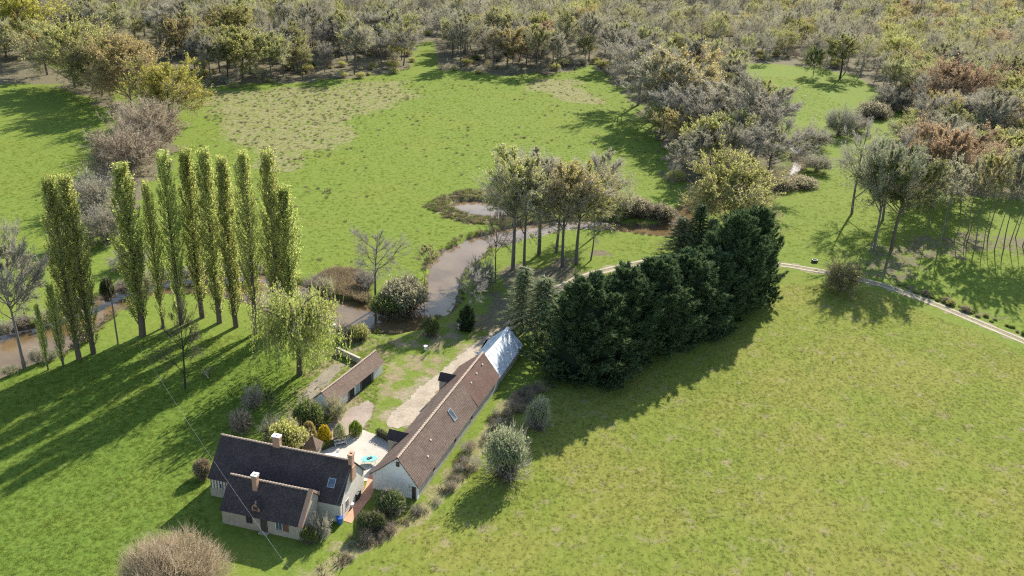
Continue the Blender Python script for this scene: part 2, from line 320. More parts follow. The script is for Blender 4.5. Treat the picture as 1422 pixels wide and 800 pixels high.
def conifer(key, seed, H=19., R=6., n=10500, leaf='conifer'):
    rs = np.random.RandomState(seed); tr = Acc(); cr = Acc()
    tr.add(tubes(np.array([[0, 0, -.3]]), np.array([[0, 0, H*.5]]), np.array([[0, 0, H*.95]]), np.array([.4]), np.array([.05]), 6, 6))
    prof = lambda z: np.interp(z, [0, .06, .2, .45, .7, .87, .96, 1.0], [.72, .86, 1.0, .95, .72, .42, .19, .03])
    lob = lambda a, z: 1+.13*np.sin(a*3+z*5+seed)+.10*np.sin(a*5-z*11+seed*2)+.08*np.sin(a*2+z*23)
    # added lumpy dark body inside the sprays: blocks light, inner shade in its colour
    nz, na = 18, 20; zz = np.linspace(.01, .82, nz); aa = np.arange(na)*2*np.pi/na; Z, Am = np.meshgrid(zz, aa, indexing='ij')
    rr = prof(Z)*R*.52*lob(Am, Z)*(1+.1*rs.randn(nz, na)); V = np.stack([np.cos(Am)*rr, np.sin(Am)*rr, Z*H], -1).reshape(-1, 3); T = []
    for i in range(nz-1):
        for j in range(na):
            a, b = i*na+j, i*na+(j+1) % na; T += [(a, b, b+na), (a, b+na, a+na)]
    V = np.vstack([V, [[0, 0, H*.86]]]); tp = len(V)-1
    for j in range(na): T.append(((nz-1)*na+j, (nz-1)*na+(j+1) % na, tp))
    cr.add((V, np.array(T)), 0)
    # boughs: clusters of sprays along outward-rising branch ends
    nb = 310; z = (rs.rand(nb)**1.05)*.95; a = np.arange(nb)*2.39996; rad = prof(z)*R*lob(a, z)*(.70+.42*rs.rand(nb))
    tip = np.stack([np.cos(a)*rad, np.sin(a)*rad, z*H+.5], 1); outd = np.stack([np.cos(a), np.sin(a), .7+1.2*z], 1); outd /= np.linalg.norm(outd, axis=1, keepdims=True)
    per = n//nb; idx = np.repeat(np.arange(nb), per); bl = (2.2+1.4*rs.rand(nb))*(.5+.5*prof(z)); s = rs.rand(nb*per, 1)
    p = tip[idx]-outd[idx]*bl[idx][:, None]*s+rs.randn(nb*per, 3)*.42*(.12+s)*np.minimum(1, .4+prof(z))[idx][:, None]; p[:, 2] = np.clip(p[:, 2], .1, H)
    d0 = outd[idx]+rs.randn(nb*per, 3)*.3+np.array([0, 0, .25])
    for k in range(6):
        d = d0+rs.randn(nb*per, 3)*.42; d /= np.linalg.norm(d, axis=1, keepdims=True); ln = .4+.55*rs.rand(nb*per, 1); e = p+d*ln; e[:, 2] = np.maximum(e[:, 2], .03); cr.add(twigs(p, e, .17, rs), 1)
    PROTO[key] = dict(trunk=tr.mesh(key+'_trunk', [TRUNK['dark']], True), crown=cr.mesh(key+'_crown', [LEAF['shade_core'], LEAF[leaf]]), H=H, R=R)

def spruce(key, seed, H=14., R=2.6, leaf='spruce'):
    rs = np.random.RandomState(seed); tr = Acc(); cr = Acc()
    tr.add(tubes(np.array([[0, 0, -.3]]), np.array([[.1, .1, H*.5]]), np.array([[0, 0, H*.98]]), np.array([.2]), np.array([.02]), 6, 6))
    n = 150; z = H*(.1+.88*(np.arange(n)+rs.rand(n))/n); a = np.arange(n)*2.39996; L = R*(1.08-z/H)*(.6+.6*rs.rand(n))
    A = np.stack([np.zeros(n), np.zeros(n), z], 1); E = np.stack([np.cos(a)*L, np.sin(a)*L, z-.12*L], 1); C = (A+E)/2+np.array([0, 0, .12])*L[:, None]
    tr.add(tubes(A, C, E, np.full(n, .035), np.full(n, .01), 2, 3)); m = 15; idx = np.repeat(np.arange(n), m); t = rs.rand(n*m)**.7; p = qpt(A[idx], C[idx], E[idx], t)
    for k in range(3):
        d = np.stack([np.cos(a[idx]), np.sin(a[idx]), np.full(n*m, -.35)], 1)+rs.randn(n*m, 3)*.5; cr.add(twigs(p, p+d*(.25+.3*rs.rand(n*m, 1)), .11, rs), 1)
    PROTO[key] = dict(trunk=tr.mesh(key+'_trunk', [TRUNK['dark']], True), crown=cr.mesh(key+'_crown', [BARK['dark'], LEAF[leaf]]), H=H, R=R)

def weeping(key, seed, H=13., R=6.):
    rs = np.random.RandomState(seed); tr = Acc(); cr = Acc()
    tr.add(tubes(np.array([[0, 0, -.3]]), np.array([[.3, .2, H*.3]]), np.array([[.4, .1, H*.7]]), np.array([.4]), np.array([.12]), 6, 7))
    n = 34; a = np.arange(n)*2.39996; q = (np.arange(n)+.5)/n; rr = R*(.25+.7*np.sqrt(q)*(.8+.3*rs.rand(n))); A = np.stack([np.full(n, .3), np.full(n, .1), H*(.3+.38*rs.rand(n))], 1)
    E = np.stack([np.cos(a)*rr, np.sin(a)*rr, H*(.97-.42*q+.1*rs.randn(n))], 1); C = (A+E)/2; C[:, 2] = np.maximum(A[:, 2], E[:, 2])+H*.05; tr.add(tubes(A, C, E, np.full(n, .13), np.full(n, .03), 5, 5))
    m = 34; idx = np.repeat(np.arange(n), m); t = .35+.65*rs.rand(n*m); p = qpt(A[idx], C[idx], E[idx], t)+rs.randn(n*m, 3)*.5
    ln = np.minimum(p[:, 2]-.3, 1.5+H*.36*rs.rand(n*m)); ln = np.maximum(ln, .4); e = p+np.stack([rs.randn(n*m)*.35, rs.randn(n*m)*.35, -ln], 1); cr.add(twigs(p, e, .03, rs), 0)
    k = 11; j = np.repeat(np.arange(n*m), k); s = rs.rand(n*m*k, 1); lp = p[j]*(1-s)+e[j]*s+rs.randn(n*m*k, 3)*.07; cr.add(leaves(lp, .19, rs, .35, np.array([0, 0, -1.])), 1)
    PROTO[key] = dict(trunk=tr.mesh(key+'_trunk', [TRUNK['brown']], True), crown=cr.mesh(key+'_crown', [BARK['osier'], LEAF['willow']]), H=H, R=R)

def mound(key, seed, H, R, n, lsize, leaf, bark='brown', tight=.1, stems=160, squar=1.0, tw=.035):
    """dome shrub: stems fanning from the base with leaves through the outer volume"""
    rs = np.random.RandomState(seed); cr = Acc(); st = Acc(); u = rs.rand(stems)*2*np.pi; c = rs.rand(stems)**.8
    dr = np.stack([np.cos(u)*np.sqrt(1-c*c), np.sin(u)*np.sqrt(1-c*c), c], 1); lump = .8+.35*vnoise(np.stack([u*1.2, c*2.5], 1), .6, seed)
    E = dr*np.array([R, R, H])*lump[:, None]; A = np.stack([rs.randn(stems)*R*.25, rs.randn(stems)*R*.25, np.full(stems, -.1)], 1); C = (A+E)/2; C[:, 2] += H*.12
    st.add(tubes(A, C, E, np.full(stems, .03), np.full(stems, .008), 3, 3)); m = 14; idx = np.repeat(np.arange(stems), m); t = .4+.6*rs.rand(stems*m); p = qpt(A[idx], C[idx], E[idx], t)
    e = p+(rs.randn(stems*m, 3)*.35+dr[idx]*.5+np.array([0, 0, .25]))*R*.2; e[:, 2] = np.maximum(e[:, 2], .03); cr.add(twigs(p, e, tw, rs), 0)
    if n and squar < 1:
        v = rs.rand(n)*2*np.pi; cc = rs.rand(n)**.85; dd = np.stack([np.cos(v)*np.sqrt(1-cc**2), np.sin(v)*np.sqrt(1-cc**2), cc**squar], 1); lm = .8+.3*vnoise(np.stack([v*1.2, cc*2.5], 1), .6, seed)+.12*(vnoise(np.stack([v*4, cc*9], 1), .5, seed+1)-.5)
        lp = dd*np.array([R, R, H])*lm[:, None]*(1-tight*rs.rand(n, 1)*2.2)+rs.randn(n, 3)*tight*.25*R*.3; lp[:, 2] = np.maximum(lp[:, 2], .04); cr.add(leaves(lp, lsize, rs, .6), 1)
    elif n:                                                     # several uneven lobes
        K = 11; la = np.arange(K)*2.39996; lr = R*.62*np.sqrt(np.arange(K)/K); lc = np.stack([np.cos(la)*lr, np.sin(la)*lr, H*(.62-.45*(lr/R)**1.5)*(.75+.4*rs.rand(K))], 1); ls = (.26+.2*rs.rand(K))*R; k = rs.randint(0, K, n)
        dd = rs.randn(n, 3); dd /= np.linalg.norm(dd, axis=1, keepdims=True); dd[:, 2] = np.abs(dd[:, 2])*1.0-.25*(rs.rand(n) < .4); lp = lc[k]+dd*ls[k][:, None]*np.array([1, 1, H/R*1.05])*(1-tight*rs.rand(n, 1)**1.5*3)+rs.randn(n, 3)*.05*R; lp[:, 2] = np.abs(lp[:, 2])+.03; cr.add(leaves(lp, lsize, rs, .6), 1)
    PROTO[key] = dict(trunk=st.mesh(key+'_stem', [TRUNK[bark]], True), crown=cr.mesh(key+'_crown', [BARK[bark], LEAF[leaf]]), H=H, R=R)

for i in range(4): branchy('bare%d' % i, 11+i, 18, 5.6+.6*(i % 2), .24, 22, 8, 8, 8, 6000, .12, 'mauve', 'grey', up=.4, tw=.055, top_bias=1.0)
for i in range(4): branchy('bud%d' % i, 31+i, 18, 5.8+.6*(i % 2), .2, 22, 8, 7, 7, 17000, .145, 'mauve', 'olive', top_bias=.8, tw=.05, up=.4)
for i in range(2): branchy('full%d' % i, 51+i, 16, 6.6, .10, 24, 8, 7, 6, 26000, .165, 'brown', 'yellow', top_bias=.3, tw=.05)
for i in range(3): branchy('tall%d' % i, 61+i, 22, 5.2, .24, 28, 8, 8, 7, 20000, .115, 'mauve', 'olive', top_bias=.8, up=.35, tw=.05)
for i in range(2): branchy('oak%d' % i, 41+i, 18, 9.0, .04, 40, 8, 7, 6, 30000, .18, 'brown', 'gold', top_bias=.7, tw=.06)
for i in range(3): branchy('slim%d' % i, 71+i, 18, 3.2, .42, 17, 7, 6, 6, 5200, .12, 'mauve', 'olive', r0=.15, up=.5, lean=.04, top_bias=.8)
for i in range(2): branchy('sparse%d' % i, 81+i, 18, 6.2, .2, 13, 7, 7, 7, 0, .1, 'grey', 'olive', up=.25, tw=.045)
for i in range(3): branchy('bush%d' % i, 91+i, 6, 4.0, .05, 40, 6, 6, 5, 7000, .13, 'mauve', 'grey', multi=1, r0=.08, tw=.045)
for i in range(5): poplar('poplar%d' % i, 111+i, R=(2.0, 1.7, 2.3, 1.9, 2.15)[i])
for i in range(3): conifer('conifer%d' % i, 121+i)
for i in range(2): spruce('spruce%d' % i, 131+i)
weeping('willow0', 141)
for i in range(2): mound('mound%d' % i, 151+i, 2.6, 3.0, 7000, .13, 'green', tight=.16)
for i in range(2): mound('bramble%d' % i, 161+i, 1.5, 2.2, 2600, .10, 'bramble', tight=.25, stems=200)
mound('topiary0', 171, 1.7, 1.0, 5200, .06, 'lime', tight=.05, stems=60, squar=.55)
mound('topiary1', 172, 1.7, 1.0, 5200, .06, 'lime', tight=.06, stems=60, squar=.75)
mound('osier0', 99, 5.6, 8.0, 15000, .10, 'straw', 'osier', tight=.18, stems=1100, tw=.05)
mound('silver0', 181, 4.2, 3.6, 6500, .13, 'pale', 'grey', tight=.3, stems=220)

for pk, pr in PROTO.items():                        # true size of each kind, measured from its foliage
    v = np.empty(len(pr['crown'].vertices)*3, np.float32); pr['crown'].vertices.foreach_get('co', v); v = v.reshape(-1, 3)
    pr['H'] = float(np.percentile(v[:, 2], 99.7)); pr['R'] = float(np.percentile(np.hypot(v[:, 0]-np.median(v[:, 0]), v[:, 1]-np.median(v[:, 1])), 95))
rng = random.Random(7)
def plant(key, x, y, yt=None, wpx=None, leaf=None, name='tree', label=None, cat='tree', group=None, h=None, rz=None, bark=None, g=None, lean=None):
    pr = PROTO[key]; gp = G(x, y) if g is None else np.array(g)
    hh = h if h else height_at(x, y, yt); sz = hh/pr['H']
    sx = (wpx*mpp(x, y)/2/pr['R']) if wpx else sz
    rz = rng.random()*6.283 if rz is None else rz
    e = empty(name, (gp[0], gp[1], gp[2] if len(gp) > 2 else 0), rz); e.scale = (sx, sx*(.92+.16*rng.random()), sz)
    if lean: e.rotation_euler = (lean[0], lean[1], rz)
    stem = 'trunk' if not key.startswith(('mound', 'bramble', 'topiary', 'silver', 'osier')) else 'stem'
    t = link(stem, pr['trunk'], e); c = link('crown', pr['crown'], e)
    if leaf and len(c.material_slots) > 1: c.material_slots[1].link = 'OBJECT'; c.material_slots[1].material = LEAF[leaf]
    if bark:
        for o, mm in ((t, TRUNK), (c, BARK)): o.material_slots[0].link = 'OBJECT'; o.material_slots[0].material = mm[bark]
    tag(e, label, cat, group); return e
def scatter(name, pts, scl, protos, seed, kind='stuff', label=None, rot=None, cat=None):
    """one object: points instanced with small meshes"""
    rs = np.random.RandomState(seed); n = len(pts); me = bpy.data.meshes.new(name); me.vertices.add(n)
    p3 = np.zeros((n, 3), np.float32); p3[:, :pts.shape[1]] = pts; me.vertices.foreach_set('co', p3.ravel())
    for an, ty, va in (('rot', 'FLOAT', rs.rand(n)*6.283 if rot is None else rot), ('scl', 'FLOAT', scl), ('idx', 'INT', rs.randint(0, len(protos), n))):
        at = me.attributes.new(an, ty, 'POINT'); at.data.foreach_set('value', np.asarray(va, dtype=np.float32 if ty == 'FLOAT' else np.int32))
    me.update(); o = link(name, me)
    col = bpy.data.collections.new(name+'_kinds')
    for i, m in enumerate(protos): po = bpy.data.objects.new('%s_kind_%02d' % (name, i), m); col.objects.link(po)
    ng = bpy.data.node_groups.new(name+'_scatter', 'GeometryNodeTree'); ng.interface.new_socket('Geometry', in_out='INPUT', socket_type='NodeSocketGeometry'); ng.interface.new_socket('Geometry', in_out='OUTPUT', socket_type='NodeSocketGeometry')
    N = ng.nodes.new; gi = N('NodeGroupInput'); go = N('NodeGroupOutput'); ip = N('GeometryNodeInstanceOnPoints'); ci = N('GeometryNodeCollectionInfo'); ci.inputs['Collection'].default_value = col
    ci.inputs['Separate Children'].default_value = True; ci.inputs['Reset Children'].default_value = True; ip.inputs['Pick Instance'].default_value = True
    def na(a, ty): q = N('GeometryNodeInputNamedAttribute'); q.data_type = ty; q.inputs['Name'].default_value = a; return q.outputs['Attribute']
    cx = N('ShaderNodeCombineXYZ'); L = ng.links.new; L(na('rot', 'FLOAT'), cx.inputs[2]); L(gi.outputs[0], ip.inputs['Points']); L(ci.outputs[0], ip.inputs['Instance']); L(na('idx', 'INT'), ip.inputs['Instance Index'])
    L(cx.outputs[0], ip.inputs['Rotation']); L(na('scl', 'FLOAT'), ip.inputs['Scale']); L(ip.outputs[0], go.inputs[0])
    md = o.modifiers.new('scatter', 'NODES'); md.node_group = ng; tag(o, label, cat, None, kind); return o
#@@PART2
# ------------------------------------------------------------------ terrain, water, tracks
WATER_Z = -0.75
RIVER_PX = [(-60,480),(0,466),(60,452),(100,434),(150,410),(205,391),(260,386),(320,384),(365,382),(420,398),(457,413),(485,418),(508,423),(516,431),(527,437),(546,441),(566,434),(584,420),(593,406),
            (595,390),(597,367),(606,362),(620,349),(642,338),(660,331),(700,319),(735,312),(770,309),(810,307),(850,309),(885,317),(915,316),(930,308),(943,293),(955,285),(975,276),(1005,266),(1040,254),(1070,246),(1092,240),(1102,229),(1104,218),(1094,207),(1078,198),
            (1092,197),(1108,206),(1118,218),(1116,231),(1106,243),(1080,252),(1045,262),(1010,276),(985,287),(967,297),(960,312),(948,327),(920,330),(890,326),(850,321),(810,319),(770,323),(735,331),(708,341),(680,347),(668,358),
            (655,366),(640,384),(637,405),(632,424),(622,436),(597,447),(575,460),(546,466),(507,462),(485,455),(458,466),(425,458),(395,446),(372,437),(345,420),(300,411),(255,407),(230,409),(205,412),(180,430),(155,434),(138,452),(110,478),(80,494),(40,510),(0,526),(-60,545)]
POND_PX = [(626,287),(640,281),(660,279),(682,281),(702,287),(712,295),(702,304),(680,303),(655,300),(638,294)]
def wobble(pg, amp, scale, seed, step=1.2):
    out = []; n = len(pg)
    for i in range(n):
        a, b = pg[i], pg[(i+1) % n]; k = max(1, int(np.linalg.norm(b-a)/step))
        for j in range(k): out.append(a+(b-a)*j/k)
    out = np.array(out); c = (vnoise(out, scale, seed)-.5)*2*amp; d = (vnoise(out, scale, seed+1)-.5)*2*amp
    return out+np.stack([c, d], 1)
RIVER = wobble(poly(RIVER_PX, WATER_Z), .5, 3.0, 1); POND = wobble(poly(POND_PX, WATER_Z), .5, 3.0, 3)
PUDDLE = wobble(poly([(492,392),(506,388),(514,396),(508,406),(494,404)], WATER_Z), .3, 2, 5)
def axis(parts):
    out = [parts[0][0]]
    for a, b, s0, s1 in parts:
        x = a
        while x < b-1e-6:
            t = (x-a)/(b-a); x += s0+(s1-s0)*t; out.append(min(x, b))
    return np.unique(np.round(np.array(out), 3))
xs = axis([(-2600,-700,300,60),(-700,-115,25,2.2),(-115,135,1.0,1.0),(135,900,2.2,30),(900,3000,60,300)])
ys = axis([(-300,60,40,2.0),(60,255,1.0,1.0),(255,420,1.2,2.5),(420,900,2.5,12),(900,3400,20,300)])
X, Y = np.meshgrid(xs, ys, indexing='xy'); XY = np.stack([X.ravel(), Y.ravel()], 1); nx, ny = len(xs), len(ys)
near = (XY[:, 0] > -140) & (XY[:, 0] < 140) & (XY[:, 1] > 60) & (XY[:, 1] < 300)
sdw = np.full(len(XY), 99.0)
for pg in (RIVER, POND, PUDDLE): sdw[near] = np.minimum(sdw[near], sdist(XY[near], pg))
Z = -1.5*sstep(1.6, -1.6, sdw)
Z += np.where(sdw > 1.7, (vnoise(XY, .9, 71)-.5)*.02, 0)
WOOD_PX = [(-20,100),(60,92),(85,75),(120,70),(190,78),(240,90),(288,124),(330,117),(420,113),(500,107),(556,99),(573,95),(582,62),(598,60),(606,97),(650,100),(700,104),(770,102),(822,90),(850,112),(880,142),(905,176),(925,207),(935,250),
           (965,265),(1010,262),(1070,264),(1085,240),(1080,195),(1055,152),(1005,112),(980,92),(988,80),(1050,88),(1120,92),(1180,103),(1226,130),(1222,152),(1260,150),(1285,168),(1270,185),(1248,205),(1256,235),(1295,258),(1335,270),(1500,288),(1700,290),(1900,-60),(-700,-60),(-300,60)]
WOOD = poly(WOOD_PX)
HEDGEROW = poly([(-20,90),(60,82),(130,115),(190,150),(235,170),(255,205),(215,250),(190,285),(150,330),(100,335),(110,290),(125,250),(150,205),(170,165),(120,135),(60,115),(-20,118)])
STRAW = [poly(p) for p in ([(288,128),(420,118),(560,110),(600,125),(520,165),(450,220),(390,240),(350,215),(285,170)], [(750,112),(800,112),(842,140),(835,152),(790,140),(745,128)], [(640,200),(690,200),(700,215),(640,214)])]
BANKROUGH = poly([(735,540),(765,530),(700,600),(660,650),(610,700),(540,745),(470,790),(440,830),(380,830),(430,780),(490,745),(560,722),(590,700),(640,630),(690,565)])
LUSH = poly([(-200,900),(-200,560),(0,530),(110,500),(200,470),(360,465),(420,520),(380,590),(300,600),(280,700),(300,760),(250,900)])
FARM = poly([(395,560),(440,480),(500,462),(560,470),(600,455),(670,430),(720,455),(640,560),(570,620),(480,640),(420,620)])
POOL_EDGE = poly([(588,286),(612,272),(645,264),(680,263),(715,270),(735,290),(725,312),(690,312),(650,311),(615,301)])
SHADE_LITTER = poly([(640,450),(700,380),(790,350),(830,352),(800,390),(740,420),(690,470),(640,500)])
RIGHTWOOD = poly([(1200,345),(1250,330),(1330,320),(1430,330),(1430,352),(1290,360),(1260,400),(1310,420),(1390,440),(1340,440),(1250,400),(1200,385)])
TRACK = poly([(1500,506),(1422,474),(1350,444),(1290,419),(1230,397),(1170,382),(1120,373),(1088,368),(1040,362),(990,357),(945,357),(905,362),(880,367),(850,373),(820,381),(790,392),(765,408),(735,432),(715,447),(692,464),(668,480),(640,502)])
def soft(pg, wd, amp=1.0): return sstep(wd, -wd, sdist(XY, pg)+(vnoise(XY, wd*1.3, 9)-.5)*wd*2*amp)
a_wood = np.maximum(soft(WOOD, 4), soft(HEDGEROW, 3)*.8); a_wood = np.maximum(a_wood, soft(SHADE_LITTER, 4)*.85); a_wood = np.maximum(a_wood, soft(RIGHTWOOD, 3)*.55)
CLEAR = [poly(p) for p in ([(330,75),(345,66),(400,62),(430,70),(400,78),(350,82)], [(556,100),(572,94),(580,60),(600,58),(604,98)], [(1195,175),(1240,160),(1290,170),(1265,185),(1235,200),(1205,210)], [(860,28),(960,22),(1000,30),(930,40),(880,40)])]
for c in CLEAR: a_wood *= 1-soft(c, 4)
a_straw = np.zeros(len(XY))
for p, k in zip(STRAW, (.64, .85, .4)): a_straw = np.maximum(a_straw, soft(p, 7)*k)
a_straw = np.maximum(a_straw, soft(BANKROUGH, 1.5)); a_straw = np.maximum(a_straw, soft(POOL_EDGE, 1.5)*.7)
a_lush = soft(LUSH, 3); a_farm = soft(FARM, 2); a_mud = sstep(1.3, -.2, sdw+(vnoise(XY, 1.5, 4)-.5)*1.6)
RIGHTFIELD = poly([(380,900),(480,800),(600,720),(700,620),(760,540),(1000,480),(1090,380),(1170,392),(1422,485),(1700,620),(1700,900)])
a_dry = soft(RIGHTFIELD, 3); YARD0 = poly([(530,582),(552,556),(580,533),(610,512),(640,490),(662,474),(680,466),(672,484),(650,504),(628,522),(606,545),(588,572),(570,590),(545,595)]); a_grav = np.maximum(soft(YARD0, 1.6, .8)*.8, .75*sstep(2.4, .9, dist_edge(XY, TRACK, False)+(vnoise(XY, 1.1, 12)-.5)*1.4))
T = []
I = np.arange(nx*ny).reshape(ny, nx); q0, q1, q2, q3 = I[:-1, :-1].ravel(), I[:-1, 1:].ravel(), I[1:, 1:].ravel(), I[1:, :-1].ravel()
T = np.concatenate([np.stack([q0, q1, q2], 1), np.stack([q0, q2, q3], 1)])
def ground_mat():
    t = NT('meadow_ground'); p = t.pos(); n1 = t.noise(.045, 5, .6, p); n2 = t.noise(.35, 6, .65, p); n3 = t.noise(2.6, 6, .72, p); n4 = t.noise(9.0, 4, .7, p)
    sc = t.n('ShaderNodeMapping'); sc.inputs['Scale'].default_value = (1.0, .35, 1.0); sc.inputs['Rotation'].default_value = (0, 0, math.radians(-35)); t.l(p, sc.inputs[0]); n5 = t.noise(1.6, 4, .7, sc.outputs[0])
    fine = t.math('ADD', t.math('ADD', t.math('MULTIPLY', n3, .40), t.math('MULTIPLY', n4, .25)), t.math('MULTIPLY', t.noise(.85, 5, .7, p), .35))
    fresh = t.ramp(fine, [(.32, (.048, .070, .013)), (.5, (.116, .156, .027)), (.68, (.196, .226, .053))])
    lush = t.ramp(fine, [(.34, (.042, .068, .013)), (.5, (.09, .138, .022)), (.68, (.165, .21, .045))])
    wv = t.n('ShaderNodeTexWave', wave_type='BANDS', bands_direction='X'); rot = t.n('ShaderNodeMapping'); rot.inputs['Rotation'].default_value = (0, 0, math.radians(38)); t.l(p, rot.inputs[0]); t.l(rot.outputs[0], wv.inputs['Vector']); wv.inputs['Scale'].default_value = .11; wv.inputs['Distortion'].default_value = 2.5; wv.inputs['Detail'].default_value = 2; wv.inputs['Detail Scale'].default_value = .6
    dryf = t.math('ADD', t.math('ADD', t.math('MULTIPLY', fine, .55), t.math('MULTIPLY', n5, .33)), t.math('ADD', t.math('MULTIPLY', wv.outputs['Fac'], .022), t.math('MULTIPLY', n1, .08)))
    dry = t.ramp(dryf, [(.34, (.068, .090, .015)), (.5, (.13, .158, .028)), (.68, (.215, .228, .056))])
    straw = t.ramp(fine, [(.33, (.10, .08, .045)), (.5, (.21, .17, .10)), (.67, (.32, .26, .165))])
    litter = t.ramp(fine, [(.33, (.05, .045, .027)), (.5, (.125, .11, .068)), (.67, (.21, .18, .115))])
    mud = t.ramp(fine, [(.35, (.05, .042, .028)), (.65, (.15, .115, .075))])
    c = t.mix(t.attr('lush'), fresh, lush); c = t.mix(t.attr('dry'), c, dry)
    c = t.mix(t.mapr(n1, .46, .66, 0, .65), c, dry); c = t.mix(t.mapr(n2, .55, .75, 0, .5), c, t.mix(.5, dry, litter))                                   # broad yellower sweeps
    yel = t.ramp(dryf, [(.34, (.082, .086, .018)), (.5, (.163, .16, .037)), (.68, (.256, .24, .074))])
    c = t.mix(t.math('MULTIPLY', t.attr('dry'), t.mapr(t.noise(.055, 3, .55, p), .40, .62, .1, .85)), c, yel)
    def edge(a, k=.5): return t.mapr(t.math('ADD', t.attr(a), t.math('MULTIPLY', t.math('SUBTRACT', n2, .5), k*2)), .35, .65)
    sp = t.mapr(t.math('ADD', t.math('MULTIPLY', t.attr('dry'), .12), n2), .66, .80, 0, .6); c = t.mix(sp, c, straw)   # worn straw patches
    c = t.mix(t.math('MULTIPLY', t.attr('farm'), t.mapr(n2, .42, .62)), c, straw)
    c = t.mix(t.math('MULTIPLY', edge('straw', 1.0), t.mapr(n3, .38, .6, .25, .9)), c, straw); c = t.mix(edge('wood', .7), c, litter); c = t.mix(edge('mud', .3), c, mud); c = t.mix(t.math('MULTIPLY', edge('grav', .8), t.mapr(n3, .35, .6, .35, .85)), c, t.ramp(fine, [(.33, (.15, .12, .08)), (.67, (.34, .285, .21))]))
    t.col(c); t.rough(.95); t.b.inputs['Specular IOR Level'].default_value = .03
    t.bump(fine, .7, .16); return t.m
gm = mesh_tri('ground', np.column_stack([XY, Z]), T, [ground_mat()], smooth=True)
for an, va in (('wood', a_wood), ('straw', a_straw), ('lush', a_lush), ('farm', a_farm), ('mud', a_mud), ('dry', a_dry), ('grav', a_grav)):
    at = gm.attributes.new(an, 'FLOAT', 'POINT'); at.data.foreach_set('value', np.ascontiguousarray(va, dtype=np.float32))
tag(link('ground', gm), 'green meadows and wood floor of the valley', None, None, 'structure')

def flat_poly(name, pg, z, mat, parent=None):
    bm = bmesh.new(); f = bm.faces.new([bm.verts.new((p[0], p[1], z)) for p in pg]); bmesh.ops.triangulate(bm, faces=[f], ngon_method='EAR_CLIP')
    bmesh.ops.recalc_face_normals(bm, faces=bm.faces[:])
    for f in bm.faces:
        if f.normal.z < 0: f.normal_flip()
    me = bpy.data.meshes.new(name); bm.to_mesh(me); bm.free(); me.materials.append(mat); return link(name, me, parent)
def water_mat():
    t = NT('river_water'); p = t.pos(); t.col(t.ramp(t.noise(.12, 4, .6, p), [(.35, (.095, .062, .028)), (.65, (.15, .103, .052))])); t.rough(.05); t.b.inputs['IOR'].default_value = 1.33
    t.b.inputs['Specular IOR Level'].default_value = .5
    t.bump(t.noise(2.2, 3, .6, p), .05, .05); return t.m
WM = water_mat()
def grow(pg, d):                                   # push an outline outwards so the sheet tucks under its banks
    n = len(pg); a = np.roll(pg, 1, 0); b = np.roll(pg, -1, 0); tn = b-a; tn /= np.linalg.norm(tn, axis=1, keepdims=True)+1e-9
    area = np.sum(pg[:, 0]*np.roll(pg[:, 1], -1)-np.roll(pg[:, 0], -1)*pg[:, 1]); nr = np.stack([tn[:, 1], -tn[:, 0]], 1)*(1 if area > 0 else -1); return pg+nr*d
tag(flat_poly('river', grow(RIVER[::2], .45), WATER_Z, WM), 'muddy brown river winding past the farm', None, None, 'structure')
tag(flat_poly('meadow_pond', grow(POND[::2], .5), WATER_Z, WM), 'small muddy pond in the far meadow', None, None, 'structure')
tag(flat_poly('reed_pool', grow(PUDDLE, .4), WATER_Z, WM), 'little pool among the reeds', None, None, 'structure')

def gravel_mat(name, c0, c1, sc=3.0):
    t = NT(name); p = t.pos(); f = t.math('ADD', t.math('MULTIPLY', t.noise(sc, 6, .7, p), .6), t.math('MULTIPLY', t.noise(.4, 4, .6, p), .4)); t.col(t.ramp(f, [(.36, c0), (.62, c1)])); t.rough(.95)
    t.bump(t.noise(14, 4, .7, p), .5, .05); return t.m
GRAV = gravel_mat('pale_gravel', (.19, .15, .105), (.36, .30, .225)); PATIO = gravel_mat('patio_gravel', (.28, .25, .20), (.45, .41, .35), 5)
def strip(name, path, w0, off, mat, z, seed, parent=None):
    """ragged ribbon along a path, offset sideways"""
    p = []; 
    for i in range(len(path)-1):
        k = max(1, int(np.linalg.norm(path[i+1]-path[i])/.8))
        for j in range(k): p.append(path[i]+(path[i+1]-path[i])*j/k)
    p.append(path[-1]); p = np.array(p); ker = np.ones(9)/9
    q = np.stack([np.convolve(np.pad(p[:, i], 4, mode='edge'), ker, 'valid') for i in (0, 1)], 1)
    tn = np.gradient(q, axis=0); tn /= np.linalg.norm(tn, axis=1, keepdims=True); nr = np.stack([-tn[:, 1], tn[:, 0]], 1)
    wv = (np.asarray(w0) if np.ndim(w0) else np.full(len(q), w0)); wl = wv*(.36+.28*vnoise(q, 1.3, seed)); wr = wv*(.36+.28*vnoise(q, 1.3, seed+1))
    A = q+nr*(off+wl)[:, None]; B = q+nr*(off-wr)[:, None]; n = len(q); V = np.vstack([np.column_stack([A, np.full(n, z)]), np.column_stack([B, np.full(n, z)])])
    i = np.arange(n-1); Tt = np.concatenate([np.stack([i, n+i, n+i+1], 1), np.stack([i, n+i+1, i+1], 1)]); return link(name, mesh_tri(name, V, Tt, [mat]), parent)
tk = empty('farm_track', (0, 0, 0)); tag(tk, 'pale gravel farm track with two wheel ruts and a grassy middle', None, None, 'structure')
strip('wheel_rut', TRACK, .68, .85, GRAV, .035, 21, tk); strip('wheel_rut', TRACK, .68, -.85, GRAV, .035, 23, tk)
yard = wobble(poly([(534,586),(558,560),(586,537),(615,514),(643,491),(664,474),(686,458),(672,484),(650,504),(628,522),(606,545),(588,572),(570,590),(545,595)]), .45, .55, 31, .25)
tag(flat_poly('gravel_yard', yard, .03, GRAV), 'pale worn gravel drive beside the long barn', None, None, 'structure')
